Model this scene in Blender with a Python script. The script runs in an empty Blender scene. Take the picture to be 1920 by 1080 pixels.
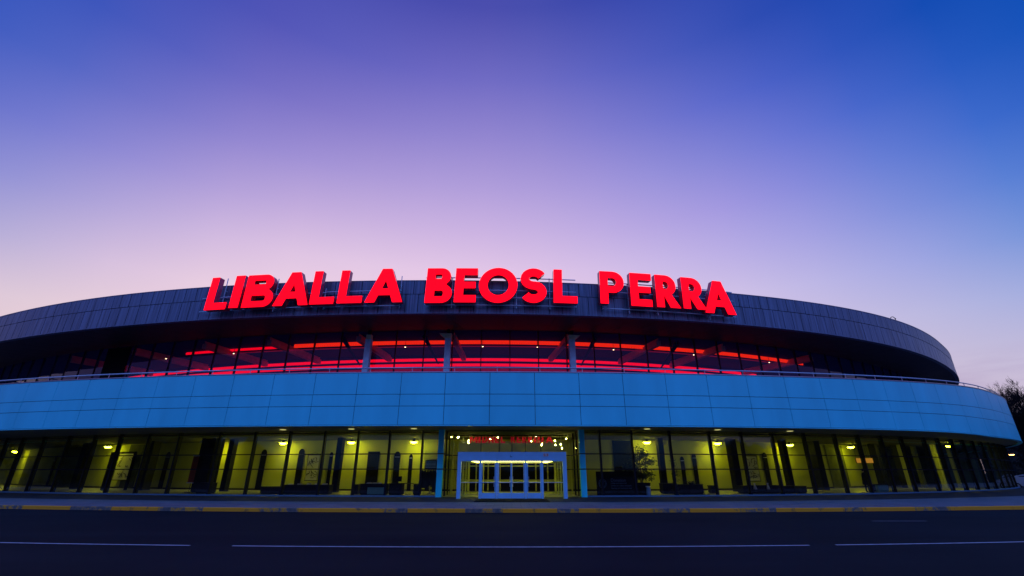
import bpy, math, random
import numpy as np
from mathutils import Vector, Matrix

random.seed(7)
sc = bpy.context.scene
COL = sc.collection
PI = math.pi

# ------------------------------------------------------------------ camera
FPX, TH, CAMH = 862.25, 0.38111, 1.7
cam = bpy.data.cameras.new('camera')
cam.sensor_width = 36.0
cam.lens = FPX / 1920 * 36
cam.clip_start = 0.1
cam.clip_end = 3000
co = bpy.data.objects.new('camera', cam)
COL.objects.link(co)
co.location = (0, 0, CAMH)
co.rotation_euler = (PI / 2 + TH, 0, 0)
sc.camera = co
CS, SN = math.cos(TH), math.sin(TH)


def ray(px, py):
    a = (px - 960) / FPX
    v = (py - 540) / FPX
    return a, CS + v * SN, SN - v * CS


def at(px, py, Y):
    a, b, c = ray(px, py)
    k = Y / b
    return Vector((a * k, Y, CAMH + c * k))


# ------------------------------------------------------------------ plan of the building: four rings
T0, T1 = -1.25, 1.8


class Ring:
    def __init__(s, D, xc, RL1, RL2, RR1, RR2, RR3=None, off=0.0):
        n = 4000
        t = np.linspace(T0, T1, n)
        b = .3
        R = np.where(t < 0, RL1 + (RL2 - RL1) / (1 + np.exp(-(-t - b) / .08)),
                     RR1 + (RR2 - RR1) / (1 + np.exp(-(t - b) / .08)))
        if RR3:
            w = 1 / (1 + np.exp(-(t - .78) / .02))
            R = R * (1 - w) + RR3 * w
        dt = t[1] - t[0]
        i0 = int(np.argmin(abs(t)))
        x = np.cumsum(R * np.cos(t) * dt)
        y = np.cumsum(R * np.sin(t) * dt)
        s.t = t
        s.s = np.cumsum(R * dt)
        s.s -= s.s[i0]
        s.x = x - x[i0] + xc
        s.y = y - y[i0] + D

    def pt(s, t, off=0.0, z=0.0):
        """off > 0 goes into the building"""
        x = float(np.interp(t, s.t, s.x)) - off * math.sin(t)
        y = float(np.interp(t, s.t, s.y)) + off * math.cos(t)
        return Vector((x, y, z))

    def t_of_s(s, a):
        return float(np.interp(a, s.s, s.t))

    def s_of_t(s, t):
        return float(np.interp(t, s.t, s.s))

    def hit(s, px, py, off=0.0):
        """t of the nearest crossing of the ring with the vertical plane through a pixel"""
        a, b, c = ray(px, py)
        X = s.x - off * np.sin(s.t)
        Y = s.y + off * np.cos(s.t)
        cr = X * b - Y * a
        idx = np.where(np.sign(cr[:-1]) != np.sign(cr[1:]))[0]
        idx = [i for i in idx if Y[i] > 0]
        if not idx:
            return None
        i = min(idx, key=lambda k: Y[k])
        u = cr[i] / (cr[i] - cr[i + 1])
        return float(s.t[i] * (1 - u) + s.t[i + 1] * u)

    def z_at(s, px, py, off=0.0):
        t = s.hit(px, py, off)
        p = s.pt(t, off)
        a, b, c = ray(px, py)
        return CAMH + c * p.y / b


F = Ring(33.84, -4.52, 120.54, 121.55, 92.81, 82.43)             # roof fascia
B = Ring(29.74, -0.31, 145.45, 125.55, 104.06, 43.4, 81.0)       # blue panel band
G = Ring(33.61, 0.34, 118.5, 123.43, 84.22, 79.87)               # lower glazing
U = Ring(38.67, -3.45, 108.34, 127.78, 73.96, 95.1, 77.0)        # upper glazing


def corr(c, lo, hi):
    def f(t):
        return float(np.polyval(c, min(max(t, lo), hi)))
    return f


H_FT = corr([-15.535, 8.268, 2.859, -0.739, 15.898], -.40, .70)
H_FB = corr([-5.129, 1.986, 1.015, -0.118, 13.147], -.40, .70)
H_BT = corr([-12.074, 4.894, 2.776, -0.297, 7.715], -.28, .60)
H_BB = corr([-10.584, 1.863, 1.872, -0.253, 4.448], -.28, .50)
Z_PAVE = 0.16
Z_SOF = 4.46

# ------------------------------------------------------------------ materials


def lin(r, g, b):
    def f(c):
        c /= 255.0
        return c / 12.92 if c <= .04045 else ((c + .055) / 1.055) ** 2.4
    return (f(r), f(g), f(b), 1.0)


def nt(name):
    m = bpy.data.materials.new(name)
    m.use_nodes = True
    n = m.node_tree
    return m, n, n.nodes['Principled BSDF']


def mat(name, col, rough=.6, metal=0.0, noise=0.0, nscale=4.0, spec=.5, stretch=None, bump=0.0, bscale=60.0):
    m, n, p = nt(name)
    p.inputs['Base Color'].default_value = (*col, 1)
    p.inputs['Roughness'].default_value = rough
    p.inputs['Metallic'].default_value = metal
    p.inputs['Specular IOR Level'].default_value = spec
    tc = n.nodes.new('ShaderNodeTexCoord')
    vec = tc.outputs['Object']
    if stretch:
        mp = n.nodes.new('ShaderNodeMapping')
        mp.inputs['Scale'].default_value = stretch
        n.links.new(vec, mp.inputs['Vector'])
        vec = mp.outputs['Vector']
    if noise:
        tx = n.nodes.new('ShaderNodeTexNoise')
        tx.inputs['Scale'].default_value = nscale
        tx.inputs['Detail'].default_value = 6
        n.links.new(vec, tx.inputs['Vector'])
        rp = n.nodes.new('ShaderNodeValToRGB')
        rp.color_ramp.elements[0].position = .3
        rp.color_ramp.elements[1].position = .7
        rp.color_ramp.elements[0].color = (*[max(0, c * (1 - noise)) for c in col], 1)
        rp.color_ramp.elements[1].color = (*[min(1, c * (1 + noise)) for c in col], 1)
        n.links.new(tx.outputs['Fac'], rp.inputs['Fac'])
        n.links.new(rp.outputs['Color'], p.inputs['Base Color'])
    if bump:
        tb = n.nodes.new('ShaderNodeTexNoise')
        tb.inputs['Scale'].default_value = bscale
        tb.inputs['Detail'].default_value = 4
        n.links.new(tc.outputs['Object'], tb.inputs['Vector'])
        bp = n.nodes.new('ShaderNodeBump')
        bp.inputs['Strength'].default_value = bump
        bp.inputs['Distance'].default_value = .02
        n.links.new(tb.outputs['Fac'], bp.inputs['Height'])
        n.links.new(bp.outputs['Normal'], p.inputs['Normal'])
    return m


def emit(name, col, strength):
    m, n, p = nt(name)
    p.inputs['Base Color'].default_value = (*[min(c, .3) for c in col], 1)
    p.inputs['Emission Color'].default_value = (*col, 1)
    p.inputs['Emission Strength'].default_value = strength
    p.inputs['Specular IOR Level'].default_value = .1
    return m


def glass(name, tint, refl, ior=1.5, painted_sky=0.0):
    m = bpy.data.materials.new(name)
    m.use_nodes = True
    n = m.node_tree
    n.nodes.clear()
    o = n.nodes.new('ShaderNodeOutputMaterial')
    mx = n.nodes.new('ShaderNodeMixShader')
    tr = n.nodes.new('ShaderNodeBsdfTransparent')
    gl = n.nodes.new('ShaderNodeBsdfGlossy')
    fr = n.nodes.new('ShaderNodeFresnel')
    mm = n.nodes.new('ShaderNodeMath')
    mm.operation = 'MULTIPLY'
    mm.inputs[1].default_value = refl
    mm.use_clamp = True
    mn = n.nodes.new('ShaderNodeMath')
    mn.operation = 'MINIMUM'
    mn.inputs[1].default_value = .30
    fr.inputs['IOR'].default_value = ior
    tr.inputs['Color'].default_value = (*tint, 1)
    gl.inputs['Roughness'].default_value = 0.0
    gl.inputs['Color'].default_value = (.95, .95, .95, 1)
    n.links.new(fr.outputs[0], mm.inputs[0])
    n.links.new(mm.outputs[0], mn.inputs[0])
    n.links.new(mn.outputs[0], mx.inputs[0])
    if painted_sky:    # blue diffuse painted in for the sky reflection the panes lack
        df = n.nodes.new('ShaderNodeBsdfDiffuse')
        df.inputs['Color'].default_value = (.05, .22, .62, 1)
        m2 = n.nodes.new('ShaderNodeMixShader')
        m2.inputs[0].default_value = painted_sky
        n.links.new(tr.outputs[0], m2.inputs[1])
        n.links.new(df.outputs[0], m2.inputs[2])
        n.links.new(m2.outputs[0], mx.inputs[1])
    else:
        n.links.new(tr.outputs[0], mx.inputs[1])
    n.links.new(gl.outputs[0], mx.inputs[2])
    n.links.new(mx.outputs[0], o.inputs['Surface'])
    return m


M = {}
M['panel'] = mat('blue_cladding', (.075, .80, .84), .36, 0, .09, .5, spec=.5, stretch=(1, 1, .25))
M['joint'] = mat('dark_joint', (.02, .03, .05), .8)
M['zinc'] = mat('zinc_sheet', (.125, .165, .235), .45, .3, .42, 2.4, stretch=(3.0, 3.0, .10))
M['steel'] = mat('brushed_steel', (.55, .56, .60), .3, .9, .08, 5)
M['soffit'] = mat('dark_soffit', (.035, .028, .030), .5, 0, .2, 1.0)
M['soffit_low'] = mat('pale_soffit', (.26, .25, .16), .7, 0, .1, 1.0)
M['mullion'] = mat('dark_aluminium', (.007, .009, .016), .5, 0, .1, 3, spec=.2)
M['glass'] = glass('clear_glass', (.88, .92, .84), 1.6, 1.45)
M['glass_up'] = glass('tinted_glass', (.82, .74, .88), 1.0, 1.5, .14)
M['bluecol'] = mat('blue_painted_steel', (.025, .84, .98), .4, 0, .04, 2)
M['portal'] = mat('blue_grey_metal', (.28, .62, .82), .42, 0, .06, 2)
M['plinth'] = mat('granite_plinth', (.08, .20, .30), .5, 0, .25, 20)
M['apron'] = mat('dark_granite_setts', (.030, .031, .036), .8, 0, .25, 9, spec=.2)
M['deck'] = mat('terrace_paving', (.15, .15, .16), .8)
M['wall'] = mat('pale_yellow_plaster', (.44, .45, .08), .85, 0, .05, .6)
M['darkwall'] = mat('panelling_and_shade', (.12, .13, .05), .7, 0, .2, 1.5, spec=.1)
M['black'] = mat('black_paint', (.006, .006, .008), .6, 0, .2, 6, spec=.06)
M['charcoal'] = mat('charcoal_laminate', (.012, .012, .014), .5, 0, .2, 4, spec=.15)
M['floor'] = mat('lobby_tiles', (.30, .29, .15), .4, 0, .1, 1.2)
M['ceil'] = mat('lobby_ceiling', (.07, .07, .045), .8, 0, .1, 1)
M['lamp'] = emit('lamp_glow', (.95, .93, .02), 66)
M['lampdim'] = emit('downlight_glow', (1.0, .93, .35), .55)
M['bulb'] = emit('spot_bulb', (1.0, .90, .15), 220)
M['tube'] = emit('light_tube', (1.0, .88, .12), 11)
M['redface'] = emit('red_lit_face', (1.0, .0003, .006), 2.3)
M['redside'] = mat('red_letter_side', (.72, .05, .09), .25, 0, .08, 4)
M['redhi'] = emit('orange_red_strip', (1.0, .022, .003), 1.15)
M['redlo'] = emit('crimson_strip', (1.0, .0, .010), 1.3)
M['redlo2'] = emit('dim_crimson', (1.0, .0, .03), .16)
M['beam'] = mat('olive_steel', (.80, .66, .40), .6, 0, .15, 2)
M['upwall'] = mat('sky_tinted_wall', (.010, .030, .20), .9, spec=.1)  # navy put into the wall colour to stand for sky reflections in the glass
M['greycol'] = mat('pale_grey_concrete', (.60, .80, .86), .7, 0, .12, 3)
M['warmbulb'] = emit('warm_bulb', (1.0, .72, .38), 6)
M['paper'] = mat('white_paper', (.72, .70, .60), .9)
M['ink'] = mat('black_ink', (.015, .015, .015), .8)
M['redpaint'] = mat('red_paint', (.60, .02, .03), .5)
M['redglow'] = emit('red_sign_letter', (1.0, .01, .04), .2)
M['leaf'] = mat('dark_leaf', (.035, .06, .022), .6, 0, .4, 8)
M['bark'] = mat('bark', (.05, .042, .036), .9, 0, .3, 10)
M['twig'] = mat('dark_twig', (.02, .016, .016), .95, spec=.05)
M['pine'] = mat('evergreen_needles', (.035, .05, .03), .8, 0, .4, 3)
M['yellow'] = None
M['whiteline'] = mat('road_paint', (.62, .62, .62), .7, 0, .25, 6)
M['faded'] = mat('faded_road_paint', (.16, .16, .17), .8, 0, .3, 6)
M['rubber'] = mat('black_rubber', (.006, .006, .007), .95, 0, .3, 20, spec=.05)
M['teal'] = mat('teal_laminate', (.10, .26, .25), .4, 0, .05, 3)
M['green_board'] = mat('green_felt', (.05, .09, .06), .8)
M['orange'] = emit('lit_menu', (1.0, .42, .05), .42)
M['redbrown'] = mat('red_brown_fabric', (.30, .06, .03), .8, 0, .2, 5)
M['paleblue'] = mat('pale_blue_plastic', (.16, .30, .50), .4)
M['dimblue'] = mat('faded_blue_lettering', (.10, .15, .26), .7)
M['vase'] = mat('cream_ceramic', (.75, .72, .60), .4)
M['cloth'] = mat('dark_cloth', (.012, .012, .016), .9)
M['skin'] = mat('skin', (.45, .28, .20), .5)
M['hair'] = mat('dark_hair', (.01, .008, .007), .5)
M['carpaint'] = mat('silver_car_paint', (.30, .31, .34), .3, .4)
M['carpaint2'] = mat('white_car_paint', (.42, .43, .46), .35, 0)
M['carglass'] = mat('car_window', (.015, .018, .022), .08, 0)
M['tyre'] = mat('tyre', (.012, .012, .012), .8)
M['streetglow'] = emit('street_lamp_glow', (1.0, .45, .10), 14)
M['taillight'] = mat('red_tail_light', (.45, .02, .02), .3)


def kerb_mat():
    m, n, p = nt('worn_yellow_kerb_paint')
    tc = n.nodes.new('ShaderNodeTexCoord')
    a = n.nodes.new('ShaderNodeTexNoise')
    a.inputs['Scale'].default_value = 2.2
    a.inputs['Detail'].default_value = 8
    a.inputs['Roughness'].default_value = .7
    r = n.nodes.new('ShaderNodeValToRGB')
    e = r.color_ramp.elements
    e[0].position, e[0].color = .30, (.10, .085, .06, 1)
    e[1].position, e[1].color = .43, (1.0, .36, .002, 1)
    n.links.new(tc.outputs['Object'], a.inputs['Vector'])
    n.links.new(a.outputs['Fac'], r.inputs['Fac'])
    n.links.new(r.outputs['Color'], p.inputs['Base Color'])
    p.inputs['Roughness'].default_value = .7
    return m


M['yellow'] = kerb_mat()


def kerb_bare():
    m, n, p = nt('dirty_concrete_kerb')
    tc = n.nodes.new('ShaderNodeTexCoord')
    a = n.nodes.new('ShaderNodeTexNoise')
    a.inputs['Scale'].default_value = 2.8
    a.inputs['Detail'].default_value = 9
    a.inputs['Roughness'].default_value = .75
    r = n.nodes.new('ShaderNodeValToRGB')
    e = r.color_ramp.elements
    e[0].position, e[0].color = .38, (.12, .10, .08, 1)
    e[1].position, e[1].color = .54, (.75, .32, .02, 1)
    x = r.color_ramp.elements.new(.48)
    x.color = (.17, .15, .12, 1)
    n.links.new(tc.outputs['Object'], a.inputs['Vector'])
    n.links.new(a.outputs['Fac'], r.inputs['Fac'])
    n.links.new(r.outputs['Color'], p.inputs['Base Color'])
    p.inputs['Roughness'].default_value = .85
    return m


M['kerb'] = kerb_bare()


def asphalt():
    m, n, p = nt('asphalt')
    tc = n.nodes.new('ShaderNodeTexCoord')
    a = n.nodes.new('ShaderNodeTexNoise')
    a.inputs['Scale'].default_value = .25
    a.inputs['Detail'].default_value = 5
    b = n.nodes.new('ShaderNodeTexNoise')
    b.inputs['Scale'].default_value = 55
    b.inputs['Detail'].default_value = 3
    mp = n.nodes.new('ShaderNodeMapping')
    mp.inputs['Scale'].default_value = (.04, .6, 1)
    c = n.nodes.new('ShaderNodeTexNoise')
    c.inputs['Scale'].default_value = 1.0
    c.inputs['Detail'].default_value = 4
    n.links.new(tc.outputs['Object'], a.inputs['Vector'])
    n.links.new(tc.outputs['Object'], b.inputs['Vector'])
    n.links.new(tc.outputs['Object'], mp.inputs['Vector'])
    n.links.new(mp.outputs['Vector'], c.inputs['Vector'])
    ad = n.nodes.new('ShaderNodeMath')
    ad.operation = 'ADD'
    n.links.new(a.outputs['Fac'], ad.inputs[0])
    n.links.new(c.outputs['Fac'], ad.inputs[1])
    ad2 = n.nodes.new('ShaderNodeMath')
    ad2.operation = 'MULTIPLY_ADD'
    ad2.inputs[1].default_value = 1.2
    n.links.new(b.outputs['Fac'], ad2.inputs[0])
    n.links.new(ad.outputs[0], ad2.inputs[2])
    r = n.nodes.new('ShaderNodeValToRGB')
    e = r.color_ramp.elements
    e[0].position, e[0].color = .0, (.006, .009, .011, 1)
    e[1].position, e[1].color = 1.0, (.015, .021, .026, 1)
    dv = n.nodes.new('ShaderNodeMapRange')
    dv.inputs['From Min'].default_value = 1.15
    dv.inputs['From Max'].default_value = 2.05
    n.links.new(ad2.outputs[0], dv.inputs['Value'])
    n.links.new(dv.outputs[0], r.inputs['Fac'])
    n.links.new(r.outputs['Color'], p.inputs['Base Color'])
    p.inputs['Roughness'].default_value = .82
    p.inputs['Specular IOR Level'].default_value = .06
    bp = n.nodes.new('ShaderNodeBump')
    bp.inputs['Strength'].default_value = .5
    bp.inputs['Distance'].default_value = .01
    n.links.new(b.outputs['Fac'], bp.inputs['Height'])
    n.links.new(bp.outputs['Normal'], p.inputs['Normal'])
    return m


M['asphalt'] = asphalt()


def paving():
    m, n, p = nt('paving_slabs')
    tc = n.nodes.new('ShaderNodeTexCoord')
    br = n.nodes.new('ShaderNodeTexBrick')
    br.inputs['Scale'].default_value = 1.0
    br.inputs['Brick Width'].default_value = .9
    br.inputs['Row Height'].default_value = .6
    br.inputs['Mortar Size'].default_value = .012
    br.inputs['Color1'].default_value = (.20, .19, .19, 1)
    br.inputs['Color2'].default_value = (.25, .24, .23, 1)
    br.inputs['Mortar'].default_value = (.08, .08, .08, 1)
    a = n.nodes.new('ShaderNodeTexNoise')
    a.inputs['Scale'].default_value = .7
    a.inputs['Detail'].default_value = 6
    mx = n.nodes.new('ShaderNodeMixRGB')
    mx.blend_type = 'MULTIPLY'
    mx.inputs[0].default_value = .55
    n.links.new(tc.outputs['Object'], br.inputs['Vector'])
    n.links.new(tc.outputs['Object'], a.inputs['Vector'])
    n.links.new(br.outputs['Color'], mx.inputs[1])
    n.links.new(a.outputs['Fac'], mx.inputs[2])
    n.links.new(mx.outputs[0], p.inputs['Base Color'])
    p.inputs['Roughness'].default_value = .75
    return m


M['paving'] = paving()

# ------------------------------------------------------------------ mesh helpers


class MB:
    def __init__(s):
        s.v, s.f, s.m = [], [], []

    def poly(s, pts, mi=0):
        i = len(s.v)
        s.v += [tuple(p) for p in pts]
        s.f.append(tuple(range(i, i + len(pts))))
        s.m.append(mi)

    def hexa(s, p, mi=0):
        """p: 8 corners, bottom ring 0-3 then top ring 4-7"""
        i = len(s.v)
        s.v += [tuple(q) for q in p]
        for q in ((0, 3, 2, 1), (4, 5, 6, 7), (0, 1, 5, 4), (1, 2, 6, 5), (2, 3, 7, 6), (3, 0, 4, 7)):
            s.f.append(tuple(i + k for k in q))
            s.m.append(mi)

    def box(s, x0, x1, y0, y1, z0, z1, mi=0):
        s.hexa([(x0, y0, z0), (x1, y0, z0), (x1, y1, z0), (x0, y1, z0),
                (x0, y0, z1), (x1, y0, z1), (x1, y1, z1), (x0, y1, z1)], mi)

    def tube(s, pts, rads, n=6, mi=0, cap=True):
        pts = [Vector(p) for p in pts]
        if not hasattr(rads, '__len__'):
            rads = [rads] * len(pts)
        i0 = len(s.v)
        for k, p in enumerate(pts):
            d = (pts[min(k + 1, len(pts) - 1)] - pts[max(k - 1, 0)]).normalized()
            u = d.orthogonal().normalized() if abs(d.z) > .95 else d.cross(Vector((0, 0, 1))).normalized()
            w = d.cross(u)
            for j in range(n):
                a = 2 * PI * j / n
                s.v.append(tuple(p + (u * math.cos(a) + w * math.sin(a)) * rads[k]))
        for k in range(len(pts) - 1):
            for j in range(n):
                a, b = i0 + k * n + j, i0 + k * n + (j + 1) % n
                s.f.append((a, b, b + n, a + n))
                s.m.append(mi)
        if cap:
            s.f.append(tuple(i0 + j for j in range(n))[::-1])
            s.m.append(mi)
            s.f.append(tuple(i0 + (len(pts) - 1) * n + j for j in range(n)))
            s.m.append(mi)

    def lathe(s, prof, n=16, c=(0, 0, 0), mi=0):
        i0 = len(s.v)
        for r, z in prof:
            for j in range(n):
                a = 2 * PI * j / n
                s.v.append((c[0] + r * math.cos(a), c[1] + r * math.sin(a), c[2] + z))
        for k in range(len(prof) - 1):
            for j in range(n):
                a, b = i0 + k * n + j, i0 + k * n + (j + 1) % n
                s.f.append((a, b, b + n, a + n))
                s.m.append(mi)

    def rings(s, profs, ts, ring_fns, mi=0, closed=False):
        """sweep: ring_fns = list of functions t -> Vector, joined in order along the section"""
        i0 = len(s.v)
        k = len(ring_fns)
        for t in ts:
            for f in ring_fns:
                s.v.append(tuple(f(t)))
        for i in range(len(ts) - 1):
            for j in range(k if closed else k - 1):
                a, b = i0 + i * k + j, i0 + i * k + (j + 1) % k
                s.f.append((a, a + k, b + k, b))
                s.m.append(mi)


ROOTLOC = {}


def build(mb, name, mats, parent=None, world=True, smooth=False, loc=None, rotz=0.0):
    me = bpy.data.meshes.new(name)
    me.from_pydata(mb.v, [], mb.f)
    if not isinstance(mats, (list, tuple)):
        mats = [mats]
    for m in mats:
        me.materials.append(m)
    if len(mats) > 1:
        me.polygons.foreach_set('material_index', mb.m)
    if smooth:
        me.polygons.foreach_set('use_smooth', [True] * len(me.polygons))
    me.update()
    o = bpy.data.objects.new(name, me)
    COL.objects.link(o)
    if parent is not None:
        o.parent = parent
        if world:
            q = parent
            off = Vector((0, 0, 0))
            while q is not None:
                off += Vector(q.location)
                q = q.parent
            o.location = -off
    if loc is not None:
        o.location = Vector(o.location) + Vector(loc)
    o.rotation_euler = (0, 0, rotz)
    return o


def tag(o, label=None, cat=None, group=None, kind=None):
    if label:
        o['label'] = label
    if cat:
        o['category'] = cat
    if group:
        o['group'] = group
    if kind:
        o['kind'] = kind
    return o


def thing(name, label, cat, loc, rotz=0.0, group=None):
    o = bpy.data.objects.new(name, None)
    o.empty_display_size = .2
    COL.objects.link(o)
    o.location = loc
    o.rotation_euler = (0, 0, rotz)
    return tag(o, label, cat, group)


def part(mb, name, mats, parent, smooth=False):
    return build(mb, name, mats, parent, world=False, smooth=smooth)


def copy_tree(o, parent=None):
    c = o.copy()
    COL.objects.link(c)
    c.parent = parent
    for ch in list(o.children):
        copy_tree(ch, c)
    return c


def lsp(a, b, n):
    return [a + (b - a) * i / (n - 1) for i in range(n)]


# ------------------------------------------------------------------ the building
arena = thing('arena', 'wide round arena with blue panel band, overhanging grey roof and lit glass lobby',
              'arena', (0, 33.6, 0))
TS = lsp(T0 + .03, T1 - .03, 181)

# ---- blue panel band: real panels with gaps over a dark backing
tb0 = B.hit(918, 750)
tb1 = B.hit(1003, 750)
sp = B.s_of_t(tb1) - B.s_of_t(tb0)
s0 = B.s_of_t(tb0)
ks = list(range(-42, 46))
ZR = [4.45, 5.59, 6.33, 7.715]


def zrow(i, t):
    lo, hi = H_BB(t), H_BT(t)
    u = (ZR[i] - ZR[0]) / (ZR[3] - ZR[0])
    return lo + (hi - lo) * u


mb = MB()
g = .016
rnd = random.Random(3)
for k in ks:
    ta, tb = B.t_of_s(s0 + sp * k + g), B.t_of_s(s0 + sp * (k + 1) - g)
    if tb <= ta or ta < T0 + .02 or tb > T1 - .02:
        continue
    tm = (ta + tb) / 2
    for r in range(3):
        e = [rnd.uniform(-.007, .007) for _ in range(4)]
        za, zb = zrow(r, ta) + g, zrow(r, tb) + g
        zc, zd = zrow(r + 1, tb) - g, zrow(r + 1, ta) - g
        o = [B.pt(ta, e[0], za), B.pt(tm, (e[0] + e[1]) / 2, (za + zb) / 2), B.pt(tb, e[1], zb), B.pt(tb, e[2], zc),
             B.pt(tm, (e[2] + e[3]) / 2, (zc + zd) / 2), B.pt(ta, e[3], zd)]
        q = [B.pt(ta, .05, za), B.pt(tm, .05, (za + zb) / 2), B.pt(tb, .05, zb), B.pt(tb, .05, zc),
             B.pt(tm, .05, (zc + zd) / 2), B.pt(ta, .05, zd)]
        i = len(mb.v)
        mb.v += [tuple(p) for p in o + q]
        mb.f += [(i, i + 1, i + 4, i + 5), (i + 1, i + 2, i + 3, i + 4)]
        mb.m += [0, 0]
        for a, b in ((0, 1), (1, 2), (2, 3), (3, 4), (4, 5), (5, 0)):
            mb.f.append((i + b, i + a, i + a + 6, i + b + 6))
            mb.m.append(0)
band = build(mb, 'panel_band', M['panel'], arena)
mb = MB()
mb.rings(None, TS, [lambda t: B.pt(t, .06, H_BB(t) + .01), lambda t: B.pt(t, .06, H_BT(t) - .01),
                    lambda t: B.pt(t, .25, H_BT(t) - .01), lambda t: B.pt(t, .25, H_BB(t) + .01)], closed=True)
build(mb, 'joint_backing', M['joint'], band)
mb = MB()
mb.rings(None, TS, [lambda t: B.pt(t, -.03, H_BT(t) + .01), lambda t: B.pt(t, -.03, H_BT(t) + .06),
                    lambda t: B.pt(t, .30, H_BT(t) + .06), lambda t: B.pt(t, .30, H_BT(t) + .01)], closed=True)
build(mb, 'coping', M['steel'], band)
mb = MB()
mb.rings(None, TS, [lambda t: B.pt(t, -.025, H_BB(t) - .07), lambda t: B.pt(t, -.025, H_BB(t) - .005),
                    lambda t: B.pt(t, .28, H_BB(t) - .005), lambda t: B.pt(t, .28, H_BB(t) - .07)], closed=True)
build(mb, 'drip_edge', M['panel'], band)

# ---- handrail on the terrace edge
mb = MB()
tsr = [t for t in lsp(-.95, 1.2, 220)]
mb.tube([B.pt(t, .22, H_BT(t) + .36) for t in tsr], .045, 8)
rail = build(mb, 'handrail', M['steel'], arena, smooth=True)
mb = MB()
mb.tube([(0, 0, 0), (0, 0, .36)], .022, 6)
mb.box(-.05, .05, -.05, .05, 0, .012)
proto = None
k = 0
sa = B.s_of_t(-.45)
while sa < B.s_of_t(.85):
    t = B.t_of_s(sa)
    p = B.pt(t, .22, H_BT(t) + .06)
    if proto is None:
        proto = build(mb, 'rail_post', M['steel'], rail, world=False)
        o = proto
    else:
        o = proto.copy()
        COL.objects.link(o)
        o.parent = rail
    o.location = p
    o.rotation_euler = (0, 0, t)
    sa += 2.8
    k += 1

# ---- lower soffit / terrace deck / ceiling
mb = MB()
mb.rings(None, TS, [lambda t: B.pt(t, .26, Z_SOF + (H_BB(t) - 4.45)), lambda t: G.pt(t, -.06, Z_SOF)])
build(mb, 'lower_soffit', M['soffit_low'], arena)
mb = MB()
mb.rings(None, TS, [lambda t: B.pt(t, .26, H_BT(t) - .05), lambda t: U.pt(t, -.1, 7.64), lambda t: U.pt(t, 12, 7.64)])
build(mb, 'terrace_deck', M['deck'], arena)
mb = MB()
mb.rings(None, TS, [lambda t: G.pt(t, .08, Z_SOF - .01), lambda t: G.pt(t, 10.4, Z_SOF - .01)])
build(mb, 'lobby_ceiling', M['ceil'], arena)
mb = MB()
mb.rings(None, TS, [lambda t: G.pt(t, .12, Z_PAVE + .02), lambda t: G.pt(t, 10.4, Z_PAVE + .02)])
build(mb, 'lobby_floor', M['floor'], arena)

# ---- granite plinth, interrupted at the entrance
tL, tR = G.hit(822, 932), G.hit(1096, 932)
mb = MB()
for a, b in ((T0 + .03, tL), (tR, T1 - .03)):
    tt = lsp(a, b, 90)
    mb.rings(None, tt, [lambda t: G.pt(t, -.12, Z_PAVE - .02), lambda t: G.pt(t, -.12, Z_PAVE + .10),
                        lambda t: G.pt(t, .10, Z_PAVE + .10), lambda t: G.pt(t, .10, Z_PAVE - .02)], closed=True)
build(mb, 'plinth', M['plinth'], arena)

# ---- lower glazing bays
left = [790, 727, 667, 603, 536, 470, 403, 326, 268, 213, 164, 115, 68, 28]
right = [1127, 1188, 1261, 1337, 1398, 1457, 1518, 1577, 1621, 1664, 1703, 1746, 1772, 1797, 1818, 1836]
tl = [G.hit(826, 865)] + [G.hit(x, 865) for x in left]
for k in range(9):
    tl.append(G.t_of_s(G.s_of_t(tl[-1]) - 2.45))
tr = [G.hit(1092, 865)] + [G.hit(x, 865) for x in right]
for k in range(22):
    tr.append(G.t_of_s(G.s_of_t(tr[-1]) + 2.45))

mull = MB()
mull.box(-.035, .035, -.05, .25, 0, Z_SOF - Z_PAVE - .10)
mull.box(-.06, .06, -.075, -.048, 0, Z_SOF - Z_PAVE - .10)
mproto = None
rnd = random.Random(11)


def bay(ta, tb, zlo, zhi, ring, name, gm, parent, trs, mull_mesh, mull_off, first):
    global mproto
    e = [rnd.uniform(-.006, .006) for _ in range(4)]
    mb = MB()
    mb.poly([ring.pt(ta, e[0], zlo), ring.pt(tb, e[1], zlo), ring.pt(tb, e[2], zhi), ring.pt(ta, e[3], zhi)])
    gl = build(mb, name, gm, parent)
    for z, h_ in trs:
        mb = MB()
        a0, b0 = ring.pt(ta, -.055, z - h_), ring.pt(tb, -.055, z - h_)
        a1, b1 = ring.pt(ta, .06, z - h_), ring.pt(tb, .06, z - h_)
        up = Vector((0, 0, 2 * h_))
        mb.hexa([a0, b0, b1, a1, a0 + up, b0 + up, b1 + up, a1 + up])
        build(mb, 'transom', M['mullion'], gl)
    return gl


def put_mullion(proto, mbm, parent, t, ring, z):
    if proto is None:
        o = build(mbm, 'mullion', M['mullion'], parent, world=False)
    else:
        o = proto.copy()
        COL.objects.link(o)
        o.parent = parent
    o.location = ring.pt(t, 0, z)
    o.rotation_euler = (0, 0, t)
    return o


mp = None
TRS = [(2.88, .035), (1.90, .035), (4.30, .03)]
for lst in (tl, tr):
    for i in range(len(lst) - 1):
        a, b = lst[i], lst[i + 1]
        gl = bay(min(a, b), max(a, b), Z_PAVE + .10, Z_SOF - .012, G, 'window_bay', M['glass'], arena, TRS, None, 0, None)
        o = put_mullion(mp, mull, gl, b, G, Z_PAVE + .10)
        mp = mp or o

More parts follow.
